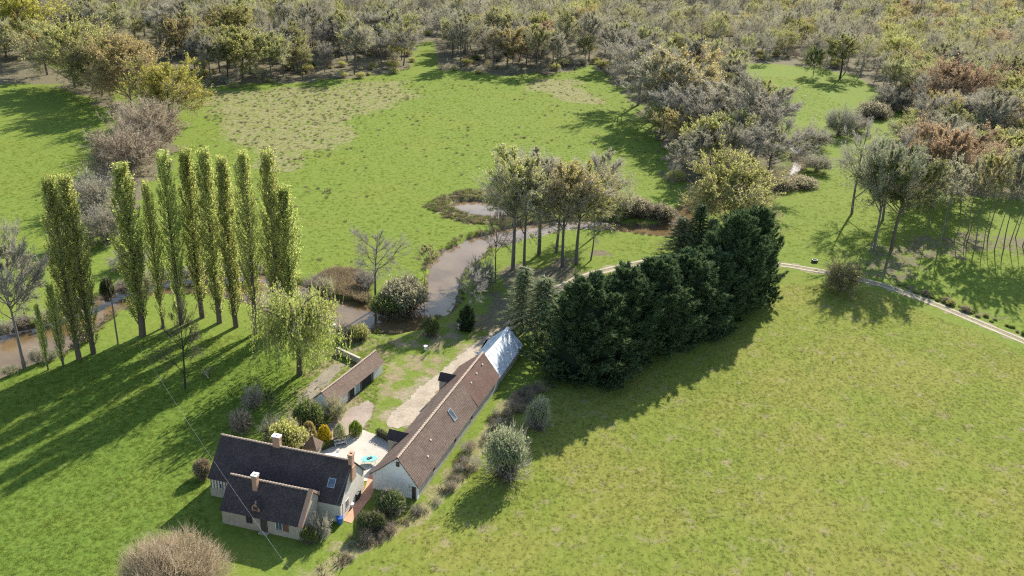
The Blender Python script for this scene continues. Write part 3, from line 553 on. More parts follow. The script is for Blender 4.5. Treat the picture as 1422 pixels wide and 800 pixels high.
pat = wobble(poly([(440,628),(470,612),(502,596),(520,603),(545,608),(566,618),(540,642),(520,655),(512,668),(500,668),(470,650)]), .25, 1.5, 33, .6)
tag(flat_poly('patio', pat, .034, PATIO), 'pale gravel patio between the house and the barn', None, None, 'structure')
BRICKY = gravel_mat('terracotta', (.34, .16, .10), (.50, .27, .17), 4)
TC = poly([(514,655),(521,657),(521,676),(516,690),(502,708),(488,727),(476,723),(490,704),(507,678)])
tag(flat_poly('terracotta_path', TC, .042, BRICKY), 'terracotta paved path along the house gable', None, None, 'structure')
bed = wobble(poly([(452,590),(470,580),(490,565),(512,555),(520,566),(508,592),(486,604),(462,612)]), .3, 1.2, 35, .5)
tag(flat_poly('garden_bed', bed, .026, gravel_mat('bed_soil', (.16, .12, .09), (.30, .24, .19), 4)), 'bare brown garden bed behind the round bushes', None, None, 'structure')
bed2 = wobble(poly([(412,560),(430,530),(462,508),(480,505),(462,528),(440,545),(424,570)]), .5, .8, 37, .3)
tag(flat_poly('bare_plot', bed2, .022, gravel_mat('plot_soil', (.10, .085, .055), (.22, .185, .13), 3)), 'bare soil plot behind the small outbuilding', None, None, 'structure')
#@@PART3
# ------------------------------------------------------------------ buildings
def tile_mat(name, dark, mid, light, tw=.2, th=.16, lichen=.0, moss=.25):
    t = NT(name); uv = t.n('ShaderNodeUVMap', uv_map='UVMap').outputs[0]; br = t.n('ShaderNodeTexBrick', offset=.5); t.l(uv, br.inputs['Vector'])
    br.inputs['Scale'].default_value = 1.0; br.inputs['Brick Width'].default_value = tw; br.inputs['Row Height'].default_value = th; br.inputs['Mortar Size'].default_value = .02 if th < .2 else .05; br.inputs['Mortar Smooth'].default_value = .3
    br.inputs['Color1'].default_value = (.25, .25, .25, 1); br.inputs['Color2'].default_value = (.85, .85, .85, 1); br.inputs['Mortar'].default_value = (.0, .0, .0, 1); br.inputs['Bias'].default_value = 0
    big = t.noise(.5, 5, .65, uv); f = t.math('ADD', t.math('MULTIPLY', br.outputs['Color'], .5), t.math('MULTIPLY', big, .55)); c = t.ramp(f, [(.22, dark), (.5, mid), (.78, light)])
    sp = t.mapr(t.noise(4.5, 6, .8, uv), .585, .68, 0, lichen); c = t.mix(sp, c, (.42, .40, .35)); c = t.mix(t.mapr(t.noise(.9, 5, .7, uv), .5, .7, 0, moss), c, (.10, .09, .05))
    t.col(c); t.rough(.9); t.b.inputs['Specular IOR Level'].default_value = .2
    t.bump(t.math('ADD', br.outputs['Color'], t.math('MULTIPLY', br.outputs['Fac'], -.8)), .5, .03); return t.m
TILE_HOUSE = tile_mat('house_tiles', (.028, .021, .022), (.060, .045, .044), (.115, .085, .078), .17, .13, .55, .15)
TILE_BARN = tile_mat('barn_tiles', (.07, .046, .036), (.125, .088, .07), (.19, .14, .115), .24, .30, .12, .25)
TILE_RED = tile_mat('barn_red_tiles', (.065, .036, .028), (.115, .066, .052), (.18, .11, .088), .17, .13, .35, .3)
TILE_OUT = tile_mat('outbuilding_tiles', (.09, .06, .042), (.15, .105, .078), (.23, .165, .125), .17, .13, .2, .25)
RIDGE = simple('ridge_tile_clay', (.30, .20, .14), .9, .45, 2.5); MORTAR = simple('ridge_mortar', (.42, .37, .30), .95, .2, 4)
def wall_mat(name, c, c2, sc=1.6, k=.5):
    t = NT(name); v = t.n('ShaderNodeTexCoord').outputs['Object']; f = t.math('ADD', t.math('MULTIPLY', t.noise(sc, 6, .7, v), k), t.math('MULTIPLY', t.noise(sc*6, 4, .7, v), 1-k)); t.col(t.ramp(f, [(.36, c2), (.62, c)])); t.rough(.95)
    t.bump(t.noise(9, 5, .7, v), .5, .04); return t.m
STONE = wall_mat('rubble_stone', (.42, .36, .29), (.25, .20, .15)); RENDER = wall_mat('lime_render', (.62, .57, .48), (.46, .41, .33)); WHITEW = wall_mat('whitewash', (.70, .68, .64), (.60, .57, .53), .6, .85)
BRICKW = wall_mat('brickwork', (.42, .25, .17), (.26, .15, .10), 4); GREYW = wall_mat('grey_render', (.40, .36, .30), (.27, .24, .19))
TIMBER = simple('weathered_timber', (.16, .12, .085), .85, .35, 4); DARKW = simple('dark_door_wood', (.06, .045, .035), .7, .3, 6); WHITEP = simple('white_paint', (.75, .74, .70), .6, .1, 4)
DARKIN = simple('interior_shade_paint', (.02, .02, .02), .9, .2, 2); ZINC = simple('zinc', (.36, .39, .42), .45, .2, 2, .6); LEAD = simple('lead_flashing', (.18, .19, .21), .6, .2, 2)  # DARKIN: near-black colour painted for the shade inside openings
def glass_mat():
    t = NT('window_glass'); t.col(t.ramp(t.noise(1.5, 2, .5, t.n('ShaderNodeTexCoord').outputs['Object']), [(.4, (.05, .07, .09)), (.6, (.09, .11, .13))])); t.rough(.06); t.b.inputs['Specular IOR Level'].default_value = .8; return t.m
GLASS = glass_mat(); BLUED = simple('blue_grey_door', (.30, .36, .42), .7, .15, 5)
def metal_mat():
    t = NT('corrugated_metal'); v = t.n('ShaderNodeTexCoord').outputs['Object']; f = t.noise(.9, 6, .7, v); t.col(t.ramp(f, [(.35, (.30, .34, .38)), (.65, (.55, .59, .62))])); t.rough(.5); t.b.inputs['Metallic'].default_value = .25; return t.m
METAL = metal_mat()

def slope(name, e0, e1, r1, r0, mat, parent, amp=.035, sag=0.0, thick=.11, seed=0, corr=0.0):
    """one roof slope, eave e0-e1 to ridge r0-r1, slightly uneven, with real thickness"""
    e0, e1, r0, r1 = [np.array(q, float) for q in (e0, e1, r0, r1)]; L = np.linalg.norm(e1-e0); Hs = np.linalg.norm(r0-e0)
    nu = max(6, int(L/(.14 if corr else .9))); nv = max(4, int(Hs/.6)); nrm = np.cross(e1-e0, r0-e0); nrm /= np.linalg.norm(nrm)
    if nrm[2] < 0: nrm = -nrm
    s, t = np.meshgrid(np.linspace(0, 1, nu+1), np.linspace(0, 1, nv+1), indexing='ij'); s3, t3 = s[..., None], t[..., None]
    Pt = (e0*(1-s3)+e1*s3)*(1-t3)+(r0*(1-s3)+r1*s3)*t3; flat = np.stack([s.ravel()*L, t.ravel()*Hs], 1)
    d = ((vnoise(flat+seed*17, 2.3, 40+seed)-.5)*2*amp).reshape(s.shape)*np.minimum(1, (1-t)*4)
    Pt = Pt+nrm*d[..., None]; Pt[..., 2] -= sag*4*s*(1-s)*t
    if corr: Pt = Pt+nrm*(corr*np.sin(s*L/.32*2*np.pi))[..., None]
    bm = bmesh.new(); uvl = bm.loops.layers.uv.new('UVMap'); tv = [[bm.verts.new(Pt[i, j]) for j in range(nv+1)] for i in range(nu+1)]; bv = [[bm.verts.new(Pt[i, j]-nrm*thick) for j in range(nv+1)] for i in range(nu+1)]
    def F(vs, uv=None):
        f = bm.faces.new(vs)
        if uv is not None:
            for l, q in zip(f.loops, uv): l[uvl].uv = q
    for i in range(nu):
        for j in range(nv):
            uv = [(s[a, b]*L, t[a, b]*Hs) for a, b in ((i, j), (i+1, j), (i+1, j+1), (i, j+1))]
            F((tv[i][j], tv[i+1][j], tv[i+1][j+1], tv[i][j+1]), uv); F((bv[i][j], bv[i][j+1], bv[i+1][j+1], bv[i+1][j]))
    for i in range(nu):
        F((tv[i][0], bv[i][0], bv[i+1][0], tv[i+1][0])); F((tv[i][nv], tv[i+1][nv], bv[i+1][nv], bv[i][nv]))
    for j in range(nv):
        F((tv[0][j], tv[0][j+1], bv[0][j+1], bv[0][j])); F((tv[nu][j], bv[nu][j], bv[nu][j+1], tv[nu][j+1]))
    bmesh.ops.recalc_face_normals(bm, faces=bm.faces[:]); me = bpy.data.meshes.new(name); bm.to_mesh(me); bm.free(); me.materials.append(mat)
    return link(name, me, parent)
RT = {}
def ridge_run(p0, p1, parent, step=.42, r=.13, mat=None, sag=0.0):
    mat = mat or RIDGE; key = (round(step, 2), round(r, 2), mat.name)
    if key not in RT:
        m = MB(); n = 6; prof = [(math.cos(math.pi*i/n)*r*1.25, math.sin(math.pi*i/n)*r) for i in range(n+1)]; m.prism(prof, 'x', 0, step*.9); m.prism([(a*1.18, b*1.22) for a, b in prof], 'x', step*.80, step*.96, 1); RT[key] = m.mesh('ridge_tile', [mat, MORTAR])
    p0, p1 = Vector(p0), Vector(p1); d = p1-p0; n = max(1, int(d.length/step)); an = math.atan2(d.y, d.x); pit = -math.atan2(d.z, math.hypot(d.x, d.y))
    for i in range(n):
        s = i/n; o = link('ridge_tile', RT[key], parent, loc=p0+d*s+Vector((0, 0, -.05+rng.uniform(-.012, .012)-sag*4*s*(1-s)))); o.rotation_euler = (0, pit, an+rng.uniform(-.03, .03))
def frame(name, ang, u0, v0, label, cat, group=None):
    a = math.radians(ang); e = empty(name, (u0*math.cos(a)-v0*math.sin(a), u0*math.sin(a)+v0*math.cos(a), 0), a); tag(e, label, cat, group); return e
def chimney(par, x, y, z0, z1, wx, wy, mat, cap=WHITEP):
    c = MB().box(x-wx/2, x+wx/2, y-wy/2, y+wy/2, z0, z1).box(x-wx/2-.06, x+wx/2+.06, y-wy/2-.06, y+wy/2+.06, z1-.32, z1-.16).build('chimney', mat, par)
    m = MB(); a, b = wx/2+.09, wy/2+.09                                   # pale cap round a dark flue
    for q in ((x-a, x+a, y-b, y-.13), (x-a, x+a, y+.13, y+b), (x-a, x-.17, y-.13, y+.13), (x+.17, x+a, y-.13, y+.13)): m.box(*q, z1+.002, z1+.14)
    m.build('chimney_cap', cap, c); MB().box(x-.17, x+.17, y-.13, y+.13, z1+.001, z1+.03).build('flue', DARKIN, c); return c
def window(par, x, y, z0, w, h, axis='y', sgn=-1, pane=GLASS, name='window', frame_m=WHITEP, bars=1):
    """opening set into a wall facing sgn*axis; x along the wall"""
    def bx(m, a0, a1, d0, d1, c0, c1):
        if axis == 'y': m.box(a0, a1, min(y+sgn*d0, y+sgn*d1), max(y+sgn*d0, y+sgn*d1), c0, c1)
        else: m.box(min(y+sgn*d0, y+sgn*d1), max(y+sgn*d0, y+sgn*d1), a0, a1, c0, c1)
        return m
    o = bx(MB(), x-w/2, x+w/2, -.05, .012, z0, z0+h).build(name, pane, par)
    m = MB(); t = .06
    bx(m, x-w/2-t, x-w/2, -.04, .03, z0, z0+h); bx(m, x+w/2, x+w/2+t, -.04, .03, z0, z0+h); bx(m, x-w/2-t, x+w/2+t, -.04, .034, z0+h, z0+h+t)
    for k in range(bars): xx = x-w/2+w*(k+1)/(bars+1); bx(m, xx-.02, xx+.02, .012, .028, z0, z0+h)
    m.build('frame', frame_m, o); bx(MB(), x-w/2-.1, x+w/2+.1, -.04, .07, z0-.1, z0-.002).build('sill', STONE, o); return o

# --- main farmhouse
hs = frame('farmhouse', -13, -57.7, 82.9, 'large farmhouse with dark tiled roof and three brick chimneys', 'house'); HL, HD, HE, HR = 18.1, 7.4, 3.0, 6.95
MB().prism([(0, 0), (HD, 0), (HD, HE), (HD/2, HR-.14), (0, HE)], 'x', 0, HL).build('wall', RENDER, hs)
MB().box(-.06, 2.7, -.07, 0.0, 0, 1.25).build('stone_plinth', STONE, hs)
for k in range(7): MB().box(.02+k*.42, .15+k*.42, -.05, .0, 1.26, 2.9).build('timber_post', TIMBER, hs)
MB().box(.0, 2.72, -.06, .0, 2.72, 2.9).build('timber_rail', TIMBER, hs)
ov = .28; dz = ov*(HR-HE)/(HD/2)
slope('roof_slope', (-.2, -ov, HE-dz+.1), (HL+.16, -ov, HE-dz+.1), (HL+.16, HD/2, HR+.1), (-.2, HD/2, HR+.1), TILE_HOUSE, hs, seed=1, sag=.06)
slope('roof_slope', (-.2, HD+ov, HE-dz+.1), (HL+.16, HD+ov, HE-dz+.1), (HL+.16, HD/2, HR+.1), (-.2, HD/2, HR+.1), TILE_HOUSE, hs, seed=2, sag=.06)
ridge_run((-.2, HD/2, HR+.12), (HL+.16, HD/2, HR+.12), hs, sag=.06)
chimney(hs, 7.75, HD/2+.12, 6.2, 8.35, .95, .62, BRICKW); ch = chimney(hs, HL-.02, HD/2-.05, 6.0, 7.95, .5, .8, BRICKW, BRICKW)
MB().prism([(-.75, 4.2), (.6, 4.2), (.42, 6.2), (-.5, 6.2)], 'x', -.25, .28).build('chimney_breast', BRICKW, ch, loc=(HL+.06, HD/2, 0))
sk = MB(); th = math.atan2(HR-HE, HD/2)
def roof_light(par, x, y, z, w, l, tilt, axis='x'):
    o = MB().box(-w/2, w/2, -l/2, l/2, 0, .06).build('skylight', GLASS, par, loc=(x, y, z)); o.rotation_euler = (tilt, 0, 0) if axis == 'x' else (0, tilt, 0)
    m = MB(); t = .07
    for q in ((-w/2-t, -w/2, -l/2-t, l/2+t), (w/2, w/2+t, -l/2-t, l/2+t), (-w/2, w/2, -l/2-t, -l/2), (-w/2, w/2, l/2, l/2+t)): m.box(*q, -.02, .085)
    m.build('skylight_frame', ZINC, o); return o
roof_light(hs, 16.35, 1.45, HE+1.45*(HR-HE)/(HD/2)+.14, .85, 1.05, th)
window(hs, 4.2, HL, 4.0, .6, .8, 'x', 1); window(hs, 2.0, HL, .9, .8, 1.2, 'x', 1)
window(hs, 4.0, HD, 1.0, 1.0, 1.2, 'y', 1); window(hs, 8.5, HD, 1.0, 1.0, 1.2, 'y', 1); window(hs, 13.5, HD, 1.0, 1.0, 1.2, 'y', 1)
d = MB().box(10.6, 11.6, HD-.04, HD+.03, .02, 2.1).build('door', BLUED, hs); MB().box(11.42, 11.47, HD+.031, HD+.08, 1.0, 1.12).build('handle', ZINC, d)
window(hs, 1.6, 0, 1.5, .55, .7, 'y', -1)
MB().cyl((HL+.22, 0.15, 0), (HL+.22, 0.15, 2.9), .05, .05, 8).build('downpipe', ZINC, hs)

# --- front wing
wg = frame('house_wing', -13, -53.45, 78.4, 'lower front wing of the farmhouse with small dormer and brick door wall', 'house'); WL, WD, WE, WR, WY = 10.9, 4.42, 2.3, 5.35, 2.9
MB().prism([(0, 0), (WD, 0), (WD, 3.55), (WY, WR-.15), (0, WE)], 'x', 0, WL).build('wall', STONE, wg)
dz = .25*(WR-WE)/WY
slope('roof_slope', (-.15, -.25, WE-dz+.1), (WL-.42, -.25, WE-dz+.1), (WL-.42, WY, WR+.1), (-.15, WY, WR+.1), TILE_HOUSE, wg, seed=3, sag=.05)
slope('roof_slope', (-.15, WD+.25, 3.75), (WL-.42, WD+.25, 3.75), (WL-.42, WY, WR+.1), (-.15, WY, WR+.1), TILE_HOUSE, wg, seed=4, sag=.05)
MB().prism([(-.3, WE-.15), (-.3, WE+.2), (WY, WR+.32), (WD+.2, 3.98), (WD+.2, 3.5), (WY, WR-.1)], 'x', WL-.42, WL+.18).build('verge_coping', BRICKW, wg)
ridge_run((-.15, WY, WR+.12), (WL-.42, WY, WR+.12), wg, sag=.05)
MB().box(-.1, WL+.1, WD+.02, WD+.42, 3.86, 3.93).build('valley_gutter', ZINC, wg)
chimney(wg, 3.65, 2.25, 3.9, 6.55, .62, .62, BRICKW)
# dormer
dm = MB(); dm.prism([(-.42, 2.75), (.42, 2.75), (.42, 3.35), (0, 4.0), (-.42, 3.35)], 'y', .3, 2.0); dmo = dm.build('dormer', BRICKW, wg, loc=(4.55, 0, 0), scale=(1.25, 1, 1.0))
slope('dormer_slope', (-.58, .2, 3.2), (-.58, 1.9, 3.2), (0, 1.9, 4.12), (0, .2, 4.12), TILE_HOUSE, dmo, amp=.01, thick=.07, seed=5); slope('dormer_slope', (.58, .2, 3.2), (.58, 1.9, 3.2), (0, 1.9, 4.12), (0, .2, 4.12), TILE_HOUSE, dmo, amp=.01, thick=.07, seed=6)
MB().box(-.26, .26, .3, .36, 2.85, 3.4).build('dormer_shutter', DARKW, dmo)
window(wg, 3.75, 0, .95, .75, 1.05, pane=DARKIN, frame_m=TIMBER, bars=1)
d = MB().box(5.25, 6.2, -.03, .04, .02, 2.02).build('door', DARKW, wg); MB().box(6.02, 6.08, -.07, -.031, 1.0, 1.12).build('handle', ZINC, d); MB().box(5.05, 6.4, -.05, .03, 2.03, 2.2).build('lintel', TIMBER, wg); MB().box(5.1, 6.35, -.5, -.002, 0, .13).build('door_step', STONE, wg)
window(wg, 7.75, 0, .95, .8, 1.0, pane=GLASS); MB().box(8.25, 9.05, -.07, -.02, .9, 1.98).build('shutter', simple('shutter_brown', (.13, .065, .04), .7, .2, 5), wg)

# --- long barn
BA = -17.7
bn = frame('long_barn', BA, -45.8, 87.2, 'long barn with brown tiled roof and whitewashed gable wall', 'barn'); BW, BL, BR, BX, BEL, BER = 6.5, 31.3, 5.95, 3.7, 2.6, 2.35
MB().prism([(0, 0), (BW, 0), (BW, BER), (BX, BR-.14), (0, BEL)], 'y', .0, .5).build('gable_wall', WHITEW, bn)
MB().prism([(.01, 0), (BW-.01, 0), (BW-.01, BER), (BX, BR-.15), (.01, BEL)], 'y', .502, BL).build('wall', GREYW, bn)
sR = (BR-BER)/(BW-BX); sL = (BR-BEL)/BX; split = 21.5
for y0, y1, mt, sd_ in ((-.2, split, TILE_BARN, 7), (split+.004, BL+.1, TILE_RED, 9)):
    slope('roof_slope', (BW+.3, y0, BER-.3*sR+.1), (BW+.3, y1, BER-.3*sR+.1), (BX, y1, BR+.1), (BX, y0, BR+.1), mt, bn, seed=sd_, amp=.07, sag=.10); slope('roof_slope', (-.35, y0, BEL-.35*sL+.1), (-.35, y1, BEL-.35*sL+.1), (BX, y1, BR+.1), (BX, y0, BR+.1), mt, bn, seed=sd_+1, amp=.07, sag=.10)
ridge_run((BX, -.2, BR+.12), (BX, BL, BR+.12), bn, step=.46, r=.15)
roof_light(bn, BX+1.5, 14.9, BR+.13-1.5*sR, 1.7, .85, math.atan(sR), 'y')
for x, y in ((1.0, 23.5), (.85, 26.2), (.75, 29.0), (1.3, 7.5), (2.0, 5.0)): MB().box(-.12, .12, -.14, .14, 0, .12).build('vent_tile', MORTAR, bn, loc=(BX+x, y, BR+.08-x*sR)).rotation_euler = (0, math.atan(sR), 0)
MB().box(5.75, 6.3, -.06, .0, 0.02, 2.0).build('door', DARKW, bn)
MB().box(BX-.22, BX+.22, -.12, .0, 4.6, 5.3).build('loft_hatch', DARKW, bn)
for y, w_, zr, pr in ((8.2, 1.9, 4.0, 1.35), (26.0, 1.7, 3.9, 1.2)):            # tiled hoist porches on the yard side
    pc = MB().prism([(y-w_/2, 0), (y+w_/2, 0), (y+w_/2, zr-.85), (y, zr-.12), (y-w_/2, zr-.85)], 'x', -pr, 1.2).build('porch', GREYW, bn)
    for sg in (-1, 1): slope('porch_slope', (-pr-.2, y+sg*(w_/2+.2), zr-.95), (1.5, y+sg*(w_/2+.2), zr-.95), (1.5, y, zr+.08), (-pr-.2, y, zr+.08), TILE_HOUSE, pc, amp=.015, thick=.08, seed=11+sg)
    MB().box(-pr-.03, -pr, y-w_/2+.25, y+w_/2-.25, .02, 2.1).build('door', DARKW, pc)
for y in (4.0, 12.5, 17.0, 21.5): window(bn, y, 0, 1.0, .9, .9, 'x', -1)
for y, h_ in ((5.5, .6), (13.0, .7), (19.5, .6)): window(bn, y, BW, 1.0, .6, h_, 'x', 1, DARKIN, frame_m=TIMBER, bars=0)

# --- metal roofed shed on the end of the barn
sh = frame('metal_roof_shed', BA, -45.0, 118.62, 'shed with sagging pale corrugated metal roof on the barn end', 'shed'); SW, SL = 5.5, 12.4
for m_, q in ((GREYW, (.05, SW-.02, .05, .25)), (GREYW, (.05, SW-.02, SL-.3, SL-.1)), (GREYW, (SW-.25, SW-.022, .252, SL-.302))): MB().box(*q, 0, 1.95).build('wall', m_, sh)
MB().prism([(.05, 1.952), (SW-.05, 1.952), (2.85, 4.35)], 'y', SL-.28, SL-.12).build('gable_board', TIMBER, sh); MB().prism([(.05, 1.952), (SW-.05, 1.952), (2.85, 4.6)], 'y', .07, .22).build('gable_board', TIMBER, sh)
for y in (3.3, 6.4, 9.5): MB().box(.08, .26, y-.09, y+.09, 0, 1.9).build('post', TIMBER, sh)
slope('metal_slope', (SW+.35, 0, 1.75), (SW+.35, SL, 1.85), (2.85, SL, 4.75), (2.85, 0, 5.0), METAL, sh, sag=.42, amp=.05, thick=.03, corr=.022, seed=13); slope('metal_slope', (-.3, 0, 1.85), (-.3, SL, 1.9), (2.85, SL, 4.75), (2.85, 0, 5.0), METAL, sh, sag=.42, amp=.05, thick=.03, corr=.022, seed=14)
m = MB()
for i in range(14):
    s0, s1 = i/14, (i+1)/14; z0, z1 = [5.0-.25*s-.42*4*s*(1-s) for s in (s0, s1)]; m.face([(2.55, SL*s0, z0-.13), (2.55, SL*s1, z1-.13), (2.85, SL*s1, z1+.07), (2.85, SL*s0, z0+.07)]); m.face([(3.15, SL*s1, z1-.13), (3.15, SL*s0, z0-.13), (2.85, SL*s0, z0+.07), (2.85, SL*s1, z1+.07)])
m.build('ridge_cap', WHITEP, sh)

# --- small outbuilding
ob = frame('outbuilding', -22.8, -71.5, 94.9, 'small narrow outbuilding with weathered tiled roof and whitewashed front', 'shed'); OW, OL, OX, OR_, OEL, OER = 3.3, 14.9, 1.6, 3.7, 2.15, 2.1
MB().prism([(0, 0), (OW-.3, 0), (OW-.3, OER), (OX, OR_-.14), (0, OEL)], 'y', 0, OL).build('wall', WHITEW, ob)
so = (OR_-OER)/(OW-OX); so2 = (OR_-OEL)/OX
slope('roof_slope', (OW+.15, -.15, OER-.15*so+.1), (OW+.15, OL+.15, OER-.15*so+.1), (OX, OL+.15, OR_+.1), (OX, -.15, OR_+.1), TILE_OUT, ob, seed=15, amp=.045, sag=.08); slope('roof_slope', (-.25, -.15, OEL-.25*so2+.1), (-.25, OL+.15, OEL-.25*so2+.1), (OX, OL+.15, OR_+.1), (OX, -.15, OR_+.1), TILE_OUT, ob, seed=16, amp=.045, sag=.08)
ridge_run((OX, -.15, OR_+.12), (OX, OL+.15, OR_+.12), ob, sag=.08)
for y0, y1, mt, nm in ((2.1, 2.5, DARKIN, 'doorway'), (5.3, 6.6, DARKIN, 'doorway'), (7.0, 8.0, BLUED, 'door'), (8.6, 11.6, DARKIN, 'open_bay')): MB().box(OW-.33, OW-.29, y0, y1, .02, 1.9).build(nm, mt, ob)  # near-black panels on the solid wall paint the shade of open doorways and bay
for y in (5.0, 8.3, 11.8): MB().box(OW-.28, OW-.12, y-.08, y+.08, 0, 2.0).build('post', TIMBER, ob)

# --- tiny well house with pyramid roof, garden walls
wl = empty('well_house', tuple(G(435, 630)), math.radians(-13)); tag(wl, 'tiny square hut with pyramid tiled roof behind the farmhouse', 'well house')
MB().box(-.9, .9, -.9, .9, 0, 1.5).build('wall', STONE, wl)
for k in range(4):
    a = k*math.pi/2; c, s = math.cos(a), math.sin(a); R2 = lambda x, y, z: (c*x-s*y, s*x+c*y, z)
    slope('roof_slope', R2(-1.15, -1.15, 1.45), R2(1.15, -1.15, 1.45), R2(.02, 0, 3.0), R2(-.02, 0, 3.0), TILE_OUT, wl, amp=.01, thick=.06, seed=20+k)
MB().box(-.13, .13, -.13, .13, 2.95, 3.2).build('finial', RIDGE, wl)
def lowwall(px0, px1, h, t, mat, name, label, cat='wall', cop=None):
    a, b = G(*px0), G(*px1); L = np.linalg.norm(b-a); e = empty(name, tuple(a), math.atan2(b[1]-a[1], b[0]-a[0])); tag(e, label, cat)
    MB().box(0, L, -t/2, t/2, 0, h).build('wall', mat, e); MB().box(-.04, L+.04, -t/2-.05, t/2+.05, h+.002, h+.1).build('coping', cop or mat, e); return e
lowwall((468, 490), (500, 505), 1.0, .35, GREYW, 'garden_wall', 'low dark stone wall running from the outbuilding to the willow')
#@@PART4
# ------------------------------------------------------------------ notable trees and shrubs
ORD = ['first', 'second', 'third', 'fourth', 'fifth', 'sixth', 'seventh', 'eighth', 'ninth', 'tenth', 'eleventh', 'twelfth', 'thirteenth']
POP = [(406,456,262,36),(387,460,214,40),(355,463,214,36),(328,454,223,32),(305,448,211,36),(281,441,211,36),(252,450,215,36),(227,455,257,24),(198,466,232,44),(130,491,249,36),(110,499,249,38),(88,508,400,20),(67,514,428,14)]
for i, (x, y, yt, wp) in enumerate(POP):
    lab = '%s Lombardy poplar of the waterside row, counted from the weeping willow' % ORD[i] if i < 11 else ('short young poplar next to the %s of the poplar row' % ('last tall one' if i == 11 else 'leafless tree at the end'))
    plant('poplar%d' % (i*2 % 5), x, y, yt-5, wp*.88, None, 'poplar_tree', lab, 'poplar', 'Lombardy poplars along the water')
plant('willow0', 416, 520, 396, 122, None, 'willow_tree', 'yellow-green weeping willow between the poplars and the outbuilding', 'willow')
plant('bare3', 34, 511, 312, 105, None, 'bare_tree', 'large leafless grey tree at the muddy bank past the last poplar', 'tree')
plant('sparse0', 257, 540, 412, 70, None, 'bare_tree', 'small leafless tree standing alone in the striped poplar shadows', 'tree', bark='dark')
plant('mound1', 151, 417, 386, 19, 'dark', 'evergreen_bush', 'dark ball-shaped evergreen on the bank behind the utility pole', 'bush')
plant('spruce0', 403, 446, 398, 22, 'conifer', 'yew_tree', 'dark narrow evergreen squeezed between willow and poplars', 'tree')
plant('mound0', 388, 466, 446, 24, 'dark', 'ivy_bush', 'dark ivy clump around the foot of a poplar beside the willow', 'bush')
